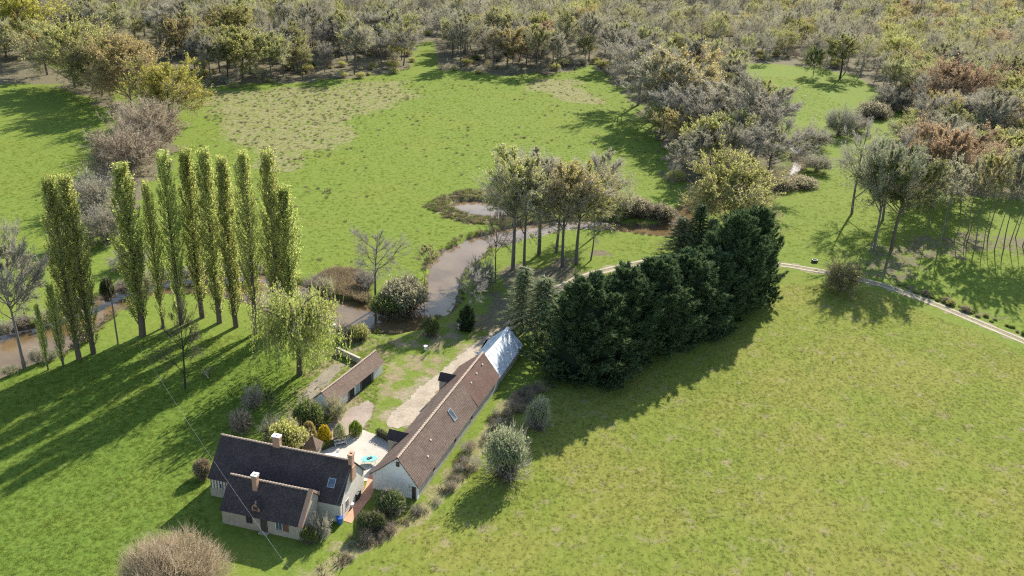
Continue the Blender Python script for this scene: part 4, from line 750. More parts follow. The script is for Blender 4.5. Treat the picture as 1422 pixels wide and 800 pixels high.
PLN = [  # key, x, y, ytop, width px, leaf, bark, name, label, category
 ('oak1',32,80,-24,104,'yellow',None,'oak_tree','tall yellow-green tree at the field corner, end of the old hedgerow','tree'),
 ('bud0',66,104,42,60,'gold','brown','oak_tree','brownish budding tree in the hedgerow beside the tall yellow-green one','tree'),
 ('oak0',104,122,28,116,'olive',None,'oak_tree','broad olive-yellow oak in the middle of the old hedgerow','tree'),
 ('bare0',128,126,62,70,None,None,'bare_tree','grey leafless tree between the broad hedgerow oaks','tree'),
 ('oak1',182,150,48,112,'gold','brown','oak_tree','broad bronze-gold oak in the hedgerow next to the bright yellow tree','tree'),
 ('oak0',142,134,50,84,'olive','brown','oak_tree','olive-brown oak in the hedgerow leaning on the broad bronze-gold one','tree'),
 ('oak0',238,172,86,96,'yellow',None,'maple_tree','bright yellow leafing tree at the hedgerow end by the rough meadow','tree'),
 ('bush1',212,206,136,96,'bramble','brown','bare_tree','round grey leafless tree just below the bright yellow one','tree'),
 ('bush0',176,242,170,104,'bramble','brown','bare_tree','wide grey leafless tree whose shadow points into the smooth field','tree'),
 ('bush0',128,292,240,80,None,None,'thicket','grey-brown leafless thicket beyond the poplar tops','bush'),
 ('bush1',150,335,285,64,None,None,'thicket','low brown scrub between hedgerow and poplars','bush'),
 ('bush2',105,345,300,56,'olive',None,'thicket','scrubby willow clump behind the poplar pair','bush'),
 ('bush0',182,372,345,50,'grey',None,'thicket','low twiggy scrub on the far river bank behind the poplars','bush'),
 ('sparse1',522,424,318,86,None,'mauve','bare_tree','many-stemmed leafless tree on the river islet','tree'),
 ('mound1',562,428,388,66,'grey',None,'bush','dense grey-green bush on the river islet','bush'),
 ('mound0',541,436,408,50,'green',None,'bush','fresh green low bush at the tip of the river islet','bush'),
 ('slim0',590,404,338,30,'olive',None,'alder_tree','thin twiggy tree at the narrow river bend','tree'),
 ('bush1',508,398,376,30,'bramble',None,'thicket','brown reedy shrub by the little pool','bush'),
 ('sparse0',650,440,366,56,None,'mauve','bare_tree','small crooked leafless tree on the bank above the gravel drive','tree'),
 ('conifer1',648,458,424,24,None,None,'yew_tree','small black-green evergreen under the crooked leafless tree','tree'),
 ('mound1',598,466,440,22,'green',None,'bush','single round green bush at the water edge lawn','bush'),
 ('sparse1',688,392,288,44,None,'brown','bare_tree','spindly brown leafless tree beside the tall riverside clump','tree'),
 ('bush2',668,400,360,40,None,None,'thicket','grey scrub beneath the spindly brown tree','bush'),
 ('tall0',712,374,206,88,'olive',None,'alder_tree','tall riverside tree with dark ivy trunk in front of the meadow pond','tree'),
 ('tall1',728,371,220,70,'olive',None,'alder_tree','second tall riverside tree past the meadow pond','tree'),
 ('tall2',748,354,208,90,'grey',None,'alder_tree','tall grey-crowned tree in the heart of the riverside clump','tree'),
 ('tall0',781,370,222,78,'gold',None,'alder_tree','tall gold-tinted tree in the riverside clump','tree'),
 ('tall1',772,350,228,70,'gold',None,'alder_tree','gold-topped tree at the water edge of the riverside clump','tree'),
 ('tall2',800,367,228,82,'yellow',None,'alder_tree','yellow-green tree at the track edge of the riverside clump','tree'),
 ('slim1',820,362,262,50,'olive',None,'alder_tree','slender olive tree ending the riverside clump next to the track','tree'),
 ('bare0',832,322,212,66,None,None,'bare_tree','grey leafless tree across the river behind the riverside clump','tree'),
 ('bush0',853,301,254,52,'olive','mauve','willow_bush','rounded grey-olive willow bush on the river bank past the clump','bush'),
 ('bramble0',884,299,272,42,'grey',None,'bramble','pale grey bramble heap at the river bend','bush'),
 ('bramble1',917,302,283,42,'grey',None,'bramble','dark-sided bramble mound hanging over the river','bush'),
 ('spruce1',966,352,284,40,'conifer',None,'spruce_tree','dark pointed spruce behind the conifer screen','spruce'),
 ('spruce0',944,352,302,46,'spruce',None,'spruce_tree','grey-green thin spruce beside the dark pointed one','spruce'),
 ('spruce0',985,352,305,40,'spruce',None,'spruce_tree','pale open spruce tucked against the tall end of the conifer screen','spruce'),
 ('spruce1',724,462,372,58,'spruce',None,'spruce_tree','open grey-green spruce behind the metal roofed shed','spruce'),
 ('spruce0',752,474,386,66,'spruce',None,'spruce_tree','lighter green spruce between the shed and the conifer screen','spruce'),
 ('oak1',1010,326,216,136,'olive','brown','ash_tree','wide yellow-olive tree rising behind the conifer screen','tree'),
 ('slim2',931,262,188,44,'grey',None,'alder_tree','single thin tree at the meadow edge with its shadow on the grass','tree'),
 ('slim0',962,252,180,50,'grey',None,'alder_tree','thin grey tree beside the single one at the meadow edge','tree'),
 ('bare3',1062,262,164,96,None,None,'bare_tree','leafless tree with a low sideways limb by the stream','tree'),
 ('bare1',1045,226,106,116,None,None,'bare_tree','broad grey leafless tree overlooking the stream bend','tree'),
 ('bare2',1008,218,116,92,None,None,'bare_tree','grey leafless tree next to the broad one at the stream bend','tree'),
 ('bare0',980,212,124,84,None,None,'bare_tree','grey-brown leafless tree between stream bend and meadow edge','tree'),
 ('bud1',946,176,66,104,'gold',None,'oak_tree','olive-gold rounded tree at the corner where the two clearings meet','tree'),
 ('bare3',886,146,50,96,None,None,'bare_tree','tall grey tree with ivy trunk casting shadows on the far meadow','tree'),
 ('bud3',912,172,70,84,'grey',None,'bare_tree','greyish tree leaning towards the far meadow shadows','tree'),
 ('sparse0',1183,297,172,88,None,'grey','bare_tree','bare open-branched tree alone on the grass beyond the track','tree'),
 ('bud2',1214,346,196,84,'pale','mauve','willow_tree','grey twiggy tree leaning over the pool of shade by the track','tree'),
 ('bud3',1238,346,208,112,'green','brown','willow_tree','green-leaved leaning tree shading the grass by the track','tree'),
 ('bare1',1226,306,182,84,None,None,'bare_tree','dense dark-twigged tree behind the green-leaved leaning one','tree'),
 ('oak1',1292,288,172,98,'bronze','brown','oak_tree','pinkish bronze budding tree behind the leaning tree group','tree'),
 ('bud1',1336,270,178,88,'bronze','brown','oak_tree','second bronze budding tree at the grove edge','tree'),
 ('oak0',1316,168,84,100,'bronze','brown','oak_tree','big rounded copper-brown tree at the wood edge by the small clearing','tree'),
 ('full1',1256,216,170,54,'pale',None,'blossom_tree','whitish blossoming tree near the leaning group','tree'),
 ('bush1',1164,188,148,46,'pale',None,'willow_bush','pale silvery willow bush at the small clearing by the stream','bush'),
 ('bush2',1240,152,118,58,'grey',None,'willow_bush','large grey bush bordering the small clearing','bush'),
 ('bramble0',1212,162,140,48,'grey',None,'bramble','low grey thicket joined to the large grey bush','bush'),
 ('full1',1129,106,64,32,'green',None,'young_tree','small rounded green tree at the top of the small clearing','tree'),
 ('tall2',1166,110,48,48,'olive','dark','ivy_tree','leaning tree with dark ivy trunk at the top of the small clearing','tree'),
 ('bramble1',1082,262,246,44,'grey',None,'bramble','pale grey bramble tangle below the stream bend','bush'),
 ('bramble0',1112,258,244,46,'grey',None,'bramble','grey bramble mound along the stream above the bare tree grass','bush'),
 ('bush1',1134,238,214,40,'grey',None,'thicket','grey scrub clump on the stream bank opposite the low-limbed tree','bush'),
 ('bush2',1128,204,176,52,'grey',None,'thicket','grey-brown thicket between stream and pale silvery willow','bush'),
 ('bush0',1186,182,158,40,'bramble',None,'thicket','brownish scrub right beside the pale silvery willow','bush'),
 ('slim1',1255,300,214,44,'grey','mauve','alder_tree','thin grey tree squeezed between leaning group and bronze tree','tree'),
 ('bush0',1166,404,357,54,'olive','brown','willow_bush','rounded olive bush standing alone beside the farm track','bush'),
 ('silver0',703,660,594,58,'pale',None,'willow_bush','silvery green spreading bush in the field beside the barn','bush'),
 ('silver0',747,594,553,34,'pale',None,'willow_bush','small grey-green bush in the shade of the conifer screen','bush'),
 ('mound0',541,712,680,36,'box',None,'laurel_bush','tall rounded evergreen bush against the barn gable','bush'),
 ('mound1',508,738,713,24,'box',None,'box_bush','small rounded evergreen bush at the end of the terracotta path','bush'),
 ('mound0',523,735,711,24,'box',None,'box_bush','rounded evergreen bush between the path end and the laurel','bush'),
 ('bush1',572,688,664,18,'dark',None,'climbing_shrub','dark climbing shrub on the whitewashed barn gable','bush'),
 ('osier0',238,822,757,140,None,None,'osier_thicket','large pale brown leafless thicket in front of the farmhouse wing','bush'),
 ('mound0',282,662,638,24,'straw',None,'shrub','round beige shrub at the farmhouse end wall','bush'),
 ('bush2',446,746,716,26,'grey',None,'climbing_shrub','grey twiggy climber on the wing gable corner','bush'),
 ('mound1',430,752,732,24,'green',None,'shrub','dark green shrub at the foot of the wing gable','bush'),
 ('mound0',402,628,584,52,'olive',None,'shrub','olive green garden shrub behind the farmhouse chimney','bush'),
 ('mound1',430,590,556,42,'green',None,'shrub','dense green bush at the outbuilding gable','bush'),
 ('bush2',466,582,552,30,'olive',None,'shrub','loose green shrub beside the outbuilding front','bush'),
 ('topiary1',430,608,585,18,'gold',None,'topiary_bush','rounded orange-tinged bush, first of the clipped row','bush'),
 ('topiary1',451,613,590,18,'blossom',None,'topiary_bush','clipped round bush in bright yellow flower','bush'),
 ('topiary0',472,612,588,18,'cream',None,'topiary_bush','clipped flat-topped variegated cream bush','bush'),
 ('topiary0',494,604,585,18,'lime',None,'topiary_bush','clipped round bright green bush at the patio corner','bush'),
 ('bush0',352,566,535,30,'straw',None,'shrub','pale dry shrub in the lawn near the willow shade','bush'),
 ('bush1',336,600,570,34,'straw',None,'shrub','straggly pale shrub behind the farmhouse roof end','bush'),
 ('bush2',378,610,580,34,'green',None,'shrub','green straggling shrub between farmhouse chimney and willow','bush'),
 ('slim1',376,590,538,14,'dark','dark','ivy_stump','short ivy-covered trunk on the lawn behind the farmhouse','tree'),
 ('mound1',500,470,452,28,'olive',None,'shrub','orange-green shrub on the lawn edge by the pond','bush'),
 ('bush2',478,470,452,22,'dark',None,'shrub','dark low shrub at the pond edge by the willow','bush'),
]
for key, x, y, yt, wp, lf, bk, nm, lab, cat in PLN: plant(key, x, y, yt, wp, lf, nm, lab, cat, bark=bk)
CON = [(812,516,388,128,0),(858,499,374,112,1),(902,482,362,112,2),(944,463,354,106,0),(980,447,352,96,1),(1008,429,300,94,2),(1036,413,292,80,0)]
CL = ['at the barn end of the conifer screen','second from the barn end of the conifer screen','third from the barn end of the conifer screen','in the middle of the conifer screen','before the tall pair of the conifer screen','first of the tall pair ending the conifer screen','last of the conifer screen, beside the open track']
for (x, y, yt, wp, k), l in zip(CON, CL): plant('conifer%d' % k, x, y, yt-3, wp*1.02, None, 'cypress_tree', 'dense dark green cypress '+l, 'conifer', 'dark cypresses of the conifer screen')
GROVE = [(1283,340,225,38),(1303,345,215,44),(1325,334,220,44),(1342,340,210,46),(1355,344,205,46),(1366,343,215,40),(1381,346,200,48),(1394,347,210,44),(1402,340,205,44),(1420,342,200,50),(1372,330,200,46),(1312,325,215,44),(1410,330,196,46),(1345,322,205,46)]
for i, (x, y, yt, wp) in enumerate(GROVE):
    plant('slim%d' % (i % 3), x, y, yt, wp*.85, ('olive', 'grey', 'grey', 'olive', 'gold')[i % 5], 'alder_tree', 'slender tall-trunked tree of the grove with long shadows beyond the track', 'tree', 'slender trees of the grove beyond the track', bark='mauve')
# thickets along the banks
SCR = [(8,462,16),(30,452,20),(62,446,22),(92,436,18),(118,428,22),(175,404,22),(196,396,26),(222,390,22),(248,386,22),(274,384,24),(300,383,22),(330,382,24),(352,382,20),(438,404,22),(452,408,18),(70,500,14),(52,505,12),(122,474,12),(14,520,14)]
for i, (x, y, wp) in enumerate(SCR): plant('bush%d' % (i % 3), x, y, None, wp*1.5, ('grey', 'bramble', 'olive', 'green')[i % 4], 'bank_scrub', 'low twiggy scrub clump on the river bank behind the poplar row', 'bush', 'bank scrub by the poplars', h=1.6+1.6*rng.random())
# hedge bank beside the track
for i in range(24):
    t = (i+rng.uniform(-.6, .6))/23; x = 1246+t*190; y = 394+t*74+rng.uniform(-2.5, 2.5); plant('mound%d' % (i % 2), x, y, None, None, ('olive', 'lime', 'straw')[i % 3], 'hedge_bush', 'low rough bush in the hedge line running beside the farm track', 'bush', 'hedge line beside the track', h=.35+.75*rng.random()**1.5).scale[0] *= 1.0+.6*rng.random()

# ------------------------------------------------------------------ the woods: individual trees in front, one mass behind
rsw = np.random.RandomState(5); cand = []
x0, x1, y0, y1 = -330, 620, 170, 900; sp = 10.5
for gy in np.arange(y0, y1, sp):
    for gx in np.arange(x0, x1, sp): cand.append((gx+rsw.uniform(-.48, .48)*sp, gy+rsw.uniform(-.48, .48)*sp))
cand = np.array(cand); ok = inside(cand, WOOD)
for c in CLEAR: ok &= sdist(cand, c) > 3
taken = np.array([G(t[1], t[2])[:2] for t in PLN]); nr = np.array([np.min(np.hypot(*(taken-c).T)) for c in cand]); ok &= nr > 5.0
rin = sdist(cand, RIVER); ok &= rin > 2.0
px = np.array([P((c[0], c[1], 9)) for c in cand]); ok &= (px[:, 0] > -60) & (px[:, 0] < 1490) & (px[:, 1] > -45)
cand = cand[ok]; px = px[ok]; gaps = vnoise(cand, 38, 61) ; dens = rsw.rand(len(cand)) < np.where(gaps < .33, .45, .95); cand, px = cand[dens], px[dens]
dcam = np.hypot(cand[:, 0], cand[:, 1]); order = np.argsort(dcam); cand, px, dcam = cand[order], px[order], dcam[order]
region = np.where(px[:, 0] > 1225, 'right', np.where((px[:, 0] > 835), 'stream', 'far'))
RN = {'right': 'in the mixed wood beyond the grove and copper tree', 'stream': 'in the wet wood between the far meadow and the small clearing', 'far': 'in the wood closing off the far meadow'}
KINDS_W = [('bare', 'grey leafless tree', None, 'mauve'), ('bud', 'olive budding tree', 'olive', 'grey'), ('bud', 'gold-tinted budding tree', 'gold', 'brown'), ('tall', 'tall grey twiggy tree', 'grey', 'grey'), ('full', 'yellow-green leafing tree', 'olive', 'brown'), ('bush', 'grey-green scrub willow', 'pale', 'mauve'), ('full', 'bronze leafing tree', 'bronze', 'brown'), ('tall', 'tall thin-crowned yellowish tree', 'olive', 'grey'), ('mound', 'rounded green scrub bush', 'green', 'brown')]
WTS = {'far': [.27, .22, .04, .20, .06, .08, .005, .105, .02], 'stream': [.30, .18, .04, .25, .05, .06, .01, .10, .01], 'right': [.15, .27, .13, .14, .11, .04, .03, .12, .01]}
NIND = 290; mass = []
for i, (c, p, rg) in enumerate(zip(cand, px, region)):
    k = rsw.choice(len(KINDS_W), p=WTS[rg]); key, lab, lf, bk = KINDS_W[k]
    if key == 'bush': hh = rsw.uniform(3.5, 6)
    elif key == 'mound': hh = rsw.uniform(2.2, 3.6)
    elif key == 'tall': hh = rsw.uniform(15, 21)
    else: hh = rsw.uniform(10.5, 19)
    if rg == 'far' and key not in ('bush', 'mound'): hh *= 1.08
    v = rsw.randint({'bare': 4, 'bud': 4, 'full': 2, 'tall': 3, 'bush': 3, 'mound': 2}[key])
    if i < NIND:
        e = plant('%s%d' % (key, v), 0, 0, None, None, lf, 'scrub_bush' if key in ('bush', 'mound') else 'woodland_tree', lab+' '+RN[rg], 'bush' if key in ('bush', 'mound') else 'tree', lab+'s '+RN[rg], h=hh, g=(c[0], c[1], 0), bark=bk)
        s = rsw.uniform(.9, 1.2); e.scale[0] *= s; e.scale[1] *= s
    else: mass.append((c[0], c[1], hh, key, v, lf, bk))
def joined(key, leaf, bark, keep=.36):
    """trunk and crown of a tree kind as one mesh in metres of unit height"""
    a, b = PROTO[key]['trunk'], PROTO[key]['crown']; Vs, Ts, Ms, off = [], [], [], 0
    for me, base in ((a, 0), (b, None)):
        v = np.empty(len(me.vertices)*3, np.float32); me.vertices.foreach_get('co', v); t = np.empty(len(me.loops), np.int32); me.loops.foreach_get('vertex_index', t)
        m = np.zeros(len(me.polygons), np.int32); 
        if base is None: me.polygons.foreach_get('material_index', m)
        Vs.append(v.reshape(-1, 3)/PROTO[key]['H']); Ts.append(t.reshape(-1, 3)+off); Ms.append(m); off += len(me.vertices)
    V, T, M = np.concatenate(Vs), np.concatenate(Ts), np.concatenate(Ms); sel = np.random.RandomState(len(V)).rand(len(T)) < keep; sel[:250] = True; T, M = T[sel], M[sel]   # thinner copy for far away
    used, inv = np.unique(T.ravel(), return_inverse=True); V = V[used]; T = inv.reshape(-1, 3)
    return mesh_tri(key+'_whole', V, T, [BARK[bark], LEAF[leaf or 'olive']], M)
groups = {}
for m in mass:
    groups.setdefault((m[3], m[5], m[6]), []).append(m)
allp, alls, alli, protos = [], [], [], []
for gk, ms in groups.items():
    base = len(protos); protos.append(joined(gk[0]+'0', gk[1], gk[2])); protos.append(joined(gk[0]+'1', gk[1], gk[2]))
    for m in ms: allp.append((m[0], m[1])); alls.append(m[2]); alli.append(base+m[4] % 2)
if allp:
    o = scatter('distant_woodland', np.array(allp), np.array(alls), protos, 3, label='hazy spring woodland spreading to the far distance'); o.data.attributes['idx'].data.foreach_set('value', np.array(alli, np.int32))
print('woodland individuals', min(NIND, len(cand)), 'mass', len(mass))
# undergrowth on the wood floor
ug = np.stack([rsw.uniform(-250, 480, 9000), rsw.uniform(170, 640, 9000)], 1); okk = inside(ug, WOOD) & (sdist(ug, RIVER) > 1.5)
for c in CLEAR: okk &= sdist(ug, c) > 2
ug = ug[okk]; ug = ug[vnoise(ug, 20, 8) > .34][:2600]
edge_pts = []
for a, b in zip(WOOD_PX[6:30], WOOD_PX[7:31]):
    for t in np.linspace(0, 1, 5)[:-1]: q = G(a[0]+(b[0]-a[0])*t, a[1]+(b[1]-a[1])*t); edge_pts.append((q[0]+rsw.randn()*2, q[1]+2+rsw.randn()*2))
ug = np.vstack([ug, edge_pts]); ug = ug[np.array([not any(inside(ug[i:i+1], c)[0] for c in CLEAR) for i in range(len(ug))])]
def unit(key, leaf, bark): return joined(key, leaf, bark, .3)
scatter('undergrowth', ug, 1.0+3.2*rsw.rand(len(ug))**1.6, [unit('bush0', 'grey', 'mauve'), unit('bush1', 'pale', 'mauve'), unit('bush2', 'bramble', 'brown'), unit('bush2', 'olive', 'brown'), unit('mound0', 'olive', 'brown')], 9, label='tangled undergrowth and brambles on the wood floor')

# ------------------------------------------------------------------ grass, rushes, rough edges
def tuft(name, seed, n, r, h, wd, leaf):
    rs = np.random.RandomState(seed); a = rs.rand(n)*6.283; q = rs.rand(n)**.7*r; A = np.stack([np.cos(a)*q*.8, np.sin(a)*q*.8, np.full(n, -.02)], 1); d = np.stack([np.cos(a)*.5+rs.randn(n)*.4, np.sin(a)*.5+rs.randn(n)*.4, 1+rs.rand(n)], 1); d /= np.linalg.norm(d, axis=1, keepdims=True)
    V, T = twigs(A, A+d*h*(.6+.6*rs.rand(n, 1)), wd, rs); return mesh_tri(name, V, T, [LEAF[leaf]])
rg_ = np.random.RandomState(77)
def in_px(pts, mpx=12):
    v = np.column_stack([pts, np.zeros(len(pts))])-[0, 0, CAMH]; k = FPX/(v@cF); x = 711+v@cR*k; y = 400-v@cU*k; return (x > -mpx) & (x < 1422+mpx) & (y < 800+mpx)
def area(n, bx, pgs, avoid=()):
    p = np.stack([rg_.uniform(bx[0], bx[1], n), rg_.uniform(bx[2], bx[3], n)], 1); k = np.zeros(n, bool)
    for g in pgs: k |= inside(p, g)
    for g in avoid: k &= ~inside(p, g)
    return p[k & in_px(p)]
AV = [grow(RIVER, .8), grow(POND, .8), yard, pat, TC, bed, bed2]
MEADOW = poly([(286,128),(420,116),(556,104),(700,108),(815,98),(860,130),(900,185),(925,235),(935,265),(920,300),(880,312),(820,300),(760,302),(700,310),(640,332),(600,355),(590,400),(500,378),(440,390),(360,375),(290,370),(255,300),(255,215),(285,165)])
LEFTF = poly([(0,75),(60,110),(120,140),(170,180),(140,230),(110,300),(60,335),(0,345),(-80,340),(-120,120)])
RIGHTM = poly([(1085,345),(1100,300),(1150,235),(1200,205),(1240,215),(1260,290),(1422,345),(1500,360),(1500,480),(1422,468),(1290,412),(1170,375),(1090,362)])
SMALLC = poly([(990,86),(1120,95),(1180,106),(1224,132),(1220,150),(1180,170),(1110,168),(1080,150),(1040,125),(1000,105)])
BANK = poly([(820,385),(840,345),(880,330),(960,330),(985,355),(900,360)])
def track_far(p): return dist_edge(p, TRACK, False) > 1.25
gA = tuft('grass_a', 1, 22, .34, .13, .06, 'grassA'); gB = tuft('grass_b', 2, 20, .34, .12, .06, 'grassB'); gC = tuft('grass_c', 3, 24, .38, .17, .06, 'grassA'); gD = tuft('grass_d', 4, 18, .3, .15, .05, 'straw')
p = area(90000, (-30, 130, 70, 175), [RIGHTFIELD], AV+[BANKROUGH]); p = p[track_far(p)][:60000]; q = vnoise(p, 14, 41)+.35*vnoise(p, 3, 42); p = p[rg_.rand(len(p)) < .35+.6*q]
scatter('field_grass', p, rg_.uniform(.5, 1.15, len(p)), [gA, gB, gB, gD, gB], 11, label='short yellow-green grass of the field beside the conifer screen')
p = area(40000, (-110, -20, 66, 140), [LUSH, FARM], AV)[:26000]; p = p[track_far(p)]
scatter('lawn_grass', p, rg_.uniform(.5, 1.2, len(p)), [gA, gC, gA, gA, gB], 12, label='lush green grass around the poplars and the farmhouse')
p = area(60000, (-150, 130, 120, 420), [MEADOW, LEFTF, RIGHTM, SMALLC, BANK], AV); p = p[track_far(p)][:34000]
scatter('meadow_grass', p, rg_.uniform(.7, 1.6, len(p)), [gA, gC, gA, gB], 13, label='fresh green grass of the valley meadows')
rA = tuft('rush_a', 21, 46, .4, .55, .05, 'rush'); rB = tuft('rush_b', 22, 46, .45, .5, .055, 'straw'); rC = tuft('rush_c', 23, 40, .4, .5, .055, 'grassA'); rD = tuft('rush_d', 24, 44, .45, .45, .06, 'bramble')
p = area(26000, (-150, 130, 120, 420), [MEADOW], AV); q = vnoise(p, 17, 51)*.6+vnoise(p, 5, 52)*.5+.55*inside(p, STRAW[0])+.3*inside(p, STRAW[1]); p = p[rg_.rand(len(p)) < np.clip(q-.42, .03, 1)*.5]
scatter('rush_tussocks', p, rg_.uniform(.6, 1.5, len(p)), [rA, rB, rA, rC, rD], 14, label='dull rush and sedge tussocks dotted over the far meadow')
p = area(6000, (-60, 40, 60, 140), [BANKROUGH], AV); p = p[vnoise(p, 4, 53) > .22][:3600]
scatter('rough_bank', p, rg_.uniform(1.0, 2.2, len(p)), [rB, rD, rD, rA, gC], 15, label='dry bramble and straw bank along the barn side')
bb = area(4000, (-60, 40, 60, 140), [BANKROUGH], AV); bb = bb[vnoise(bb, 5, 54) > .3][:260]
scatter('bank_brambles', bb, rg_.uniform(.6, 1.8, len(bb)), [unit('bush0', 'bramble', 'brown'), unit('bush1', 'straw', 'brown'), unit('bush2', 'rush', 'mauve')], 18, label='brown bramble shoots among the rough grass beside the barn')
p = area(60000, (-30, 40, 150, 230), [POOL_EDGE], AV)[:900]; bank = RIVER[rg_.randint(0, len(RIVER), 2600)]+rg_.randn(2600, 2)*.75; bank = bank[sdist(bank, RIVER) > .25]
scatter('bank_sedge', np.vstack([p, bank]), rg_.uniform(.7, 1.6, len(p)+len(bank)), [rA, rD, rB, rA, rC], 16, label='brown sedge fringe along the river and the pond')
REED = poly([(440,385),(470,372),(500,376),(505,392),(512,412),(505,418),(470,408),(446,402)]); p = area(40000, (-60, 20, 120, 180), [REED], [PUDDLE])[:420]
scatter('reed_bed', p, rg_.uniform(1.4, 2.4, len(p)), [rB, rB, rD], 17, label='pale dry reed bed beside the little pool')
#@@PART5
# ------------------------------------------------------------------ small things
pole = empty('utility_pole', tuple(G(164, 478))); tag(pole, 'dark wooden utility pole standing among the poplars', 'utility pole')
ph = height_at(164, 478, 414); MB().cyl((0, 0, -.3), (0, 0, ph), .16, .11, 10).build('post', TIMBER, pole); MB().box(-.35, .35, -.04, .04, ph-.32, ph-.22).build('cross_arm', TIMBER, pole)
for s in (-.28, .28): MB().cyl((s, 0, ph-.22), (s, 0, ph-.08), .035, .03, 8).build('insulator', WHITEP, pole)
CAB = simple('cable_grey', (.2, .2, .2), .6, .1, 3)
def cable(a, b, sag, r, name, label, seg=36):
    a, b = np.array(a, float), np.array(b, float); pts = [a+(b-a)*t-np.array([0, 0, sag*4*t*(1-t)]) for t in np.linspace(0, 1, seg+1)]; m = MB()
    for p, q in zip(pts[:-1], pts[1:]): m.cyl(p, q, r, r, 5)
    return tag(m.build(name, CAB), label, 'cable')
ptop = G(164, 478)+[0, 0, ph-.1]
cable(ptop, G(432, 832, 7.0), 1.6, .011, 'overhead_cable', 'long overhead cable sagging from the utility pole past the farmhouse wing')
ha = math.radians(-13)
def hw(u, v, z): return (u*math.cos(ha)-v*math.sin(ha), u*math.sin(ha)+v*math.cos(ha), z)
cable(hw(-39.45, 85.6, 6.3), G(446, 752, 1.2), .3, .014, 'service_wire', 'upper thin service wire dropping from the farmhouse gable'); cable(hw(-39.45, 83.4, 3.6), G(444, 754, 1.0), .2, .014, 'service_wire', 'lower thin service wire leaving the farmhouse gable corner')
# green garden table
tb = empty('garden_table', tuple(G(513, 643)), math.radians(20)); tag(tb, 'oval turquoise garden table on the gravel patio', 'table'); TURQ = simple('turquoise_paint', (.12, .42, .34), .5, .12, 4); BLACK = simple('black_plastic', (.02, .02, .022), .5, .3, 5)
n = 20; MB().prism([(1.15*math.cos(2*math.pi*i/n), .72*math.sin(2*math.pi*i/n)) for i in range(n)], 'z', .70, .75).build('table_top', TURQ, tb)
for sx in (-.75, .75):
    for sy in (-.4, .4): MB().cyl((sx, sy, 0), (sx*.9, sy*.9, .7), .03, .03, 8).build('leg', TURQ, tb)
ct = empty('folded_cover', tuple(G(513, 643)+[0, 0, .752]), .6); tag(ct, 'dark crumpled cover lying on the turquoise table', 'cover'); m = MB(); rs = random.Random(3)
for k in range(5): x = -.3+k*.14; m.prism([(x, 0), (x+.2, 0), (x+.17, .07+rs.random()*.05), (x+.03, .08+rs.random()*.04)], 'y', -.2+rs.random()*.15, .12+rs.random()*.2)
m.build('cloth', BLACK, ct)
def chair(x, y, rz, lab):
    c = empty('garden_chair', tuple(G(x, y)), rz); tag(c, lab, 'chair'); MB().box(-.24, .24, -.24, .24, .42, .46).build('seat', WHITEP, c); MB().box(-.24, .24, .2, .24, .462, .92).build('backrest', WHITEP, c)
    for sx in (-.2, .2):
        for sy in (-.2, .2): MB().cyl((sx, sy, 0), (sx, sy, .42), .022, .022, 6).build('leg', WHITEP, c)
chair(470, 633, .5, 'small chair alone on the patio gravel near the white table')
wt = empty('white_table', tuple(G(457, 640)), .3); tag(wt, 'white oval garden table close behind the farmhouse roof', 'table'); MB().prism([(1.4*math.cos(2*math.pi*i/n), .75*math.sin(2*math.pi*i/n)) for i in range(n)], 'z', .72, .77).build('table_top', WHITEP, wt)
for sx in (-.9, .9): MB().cyl((sx, 0, 0), (sx, 0, .72), .05, .05, 8).build('leg', WHITEP, wt)
bc = empty('garden_bench', tuple(G(473, 618)), math.radians(28)); tag(bc, 'pale wooden bench in front of the clipped bushes', 'bench'); PALEW = simple('pale_wood', (.50, .47, .42), .8, .15, 6)
for k in range(3): MB().box(-.9, .9, -.25+k*.17, -.11+k*.17, .42, .46).build('seat_slat', PALEW, bc)
for k in range(2): MB().box(-.9, .9, .26, .30, .58+k*.18, .70+k*.18).build('back_slat', PALEW, bc)
for sx in (-.8, .8): MB().box(sx-.04, sx+.04, -.22, .31, 0, .418).build('leg', PALEW, bc); MB().box(sx-.04, sx+.04, .302, .34, .0, .9).build('back_post', PALEW, bc)
# clipped low hedges
def hedge(px0, px1, h, t, leaf, lab, seed):
    a, b = G(*px0), G(*px1); L = np.linalg.norm(b-a); rs = np.random.RandomState(seed); nn = int(L*t*420); e = empty('clipped_hedge', tuple(a), math.atan2(b[1]-a[1], b[0]-a[0])); tag(e, lab, 'hedge')
    MB().box(.1, L-.1, -t/2+.1, t/2-.1, 0, h-.1).build('stem', BARK['dark'], e); p = rs.rand(nn, 3)*[L, t, h]-[0, t/2, 0]; f = rs.randint(0, 3, nn); s = rs.randint(0, 2, nn)
    p[f == 0, 2] = h; p[f == 1, 1] = (s[f == 1]-.5)*t; p[(f == 2) & (s == 0), 0] = 0; p[(f == 2) & (s == 1), 2] = h; p += rs.randn(nn, 3)*.05; p[:, 2] = np.maximum(p[:, 2], .05); V, T = leaves(p, .07, rs); link('crown', mesh_tri('hedge_crown', V, T, [LEAF[leaf]]), e)
hedge((445, 626), (481, 610), .7, .6, 'green', 'low clipped hedge behind the pale bench', 1); hedge((524, 604), (550, 618), 1.1, .7, 'box', 'clipped dark hedge joining the barn porch and the patio', 2)
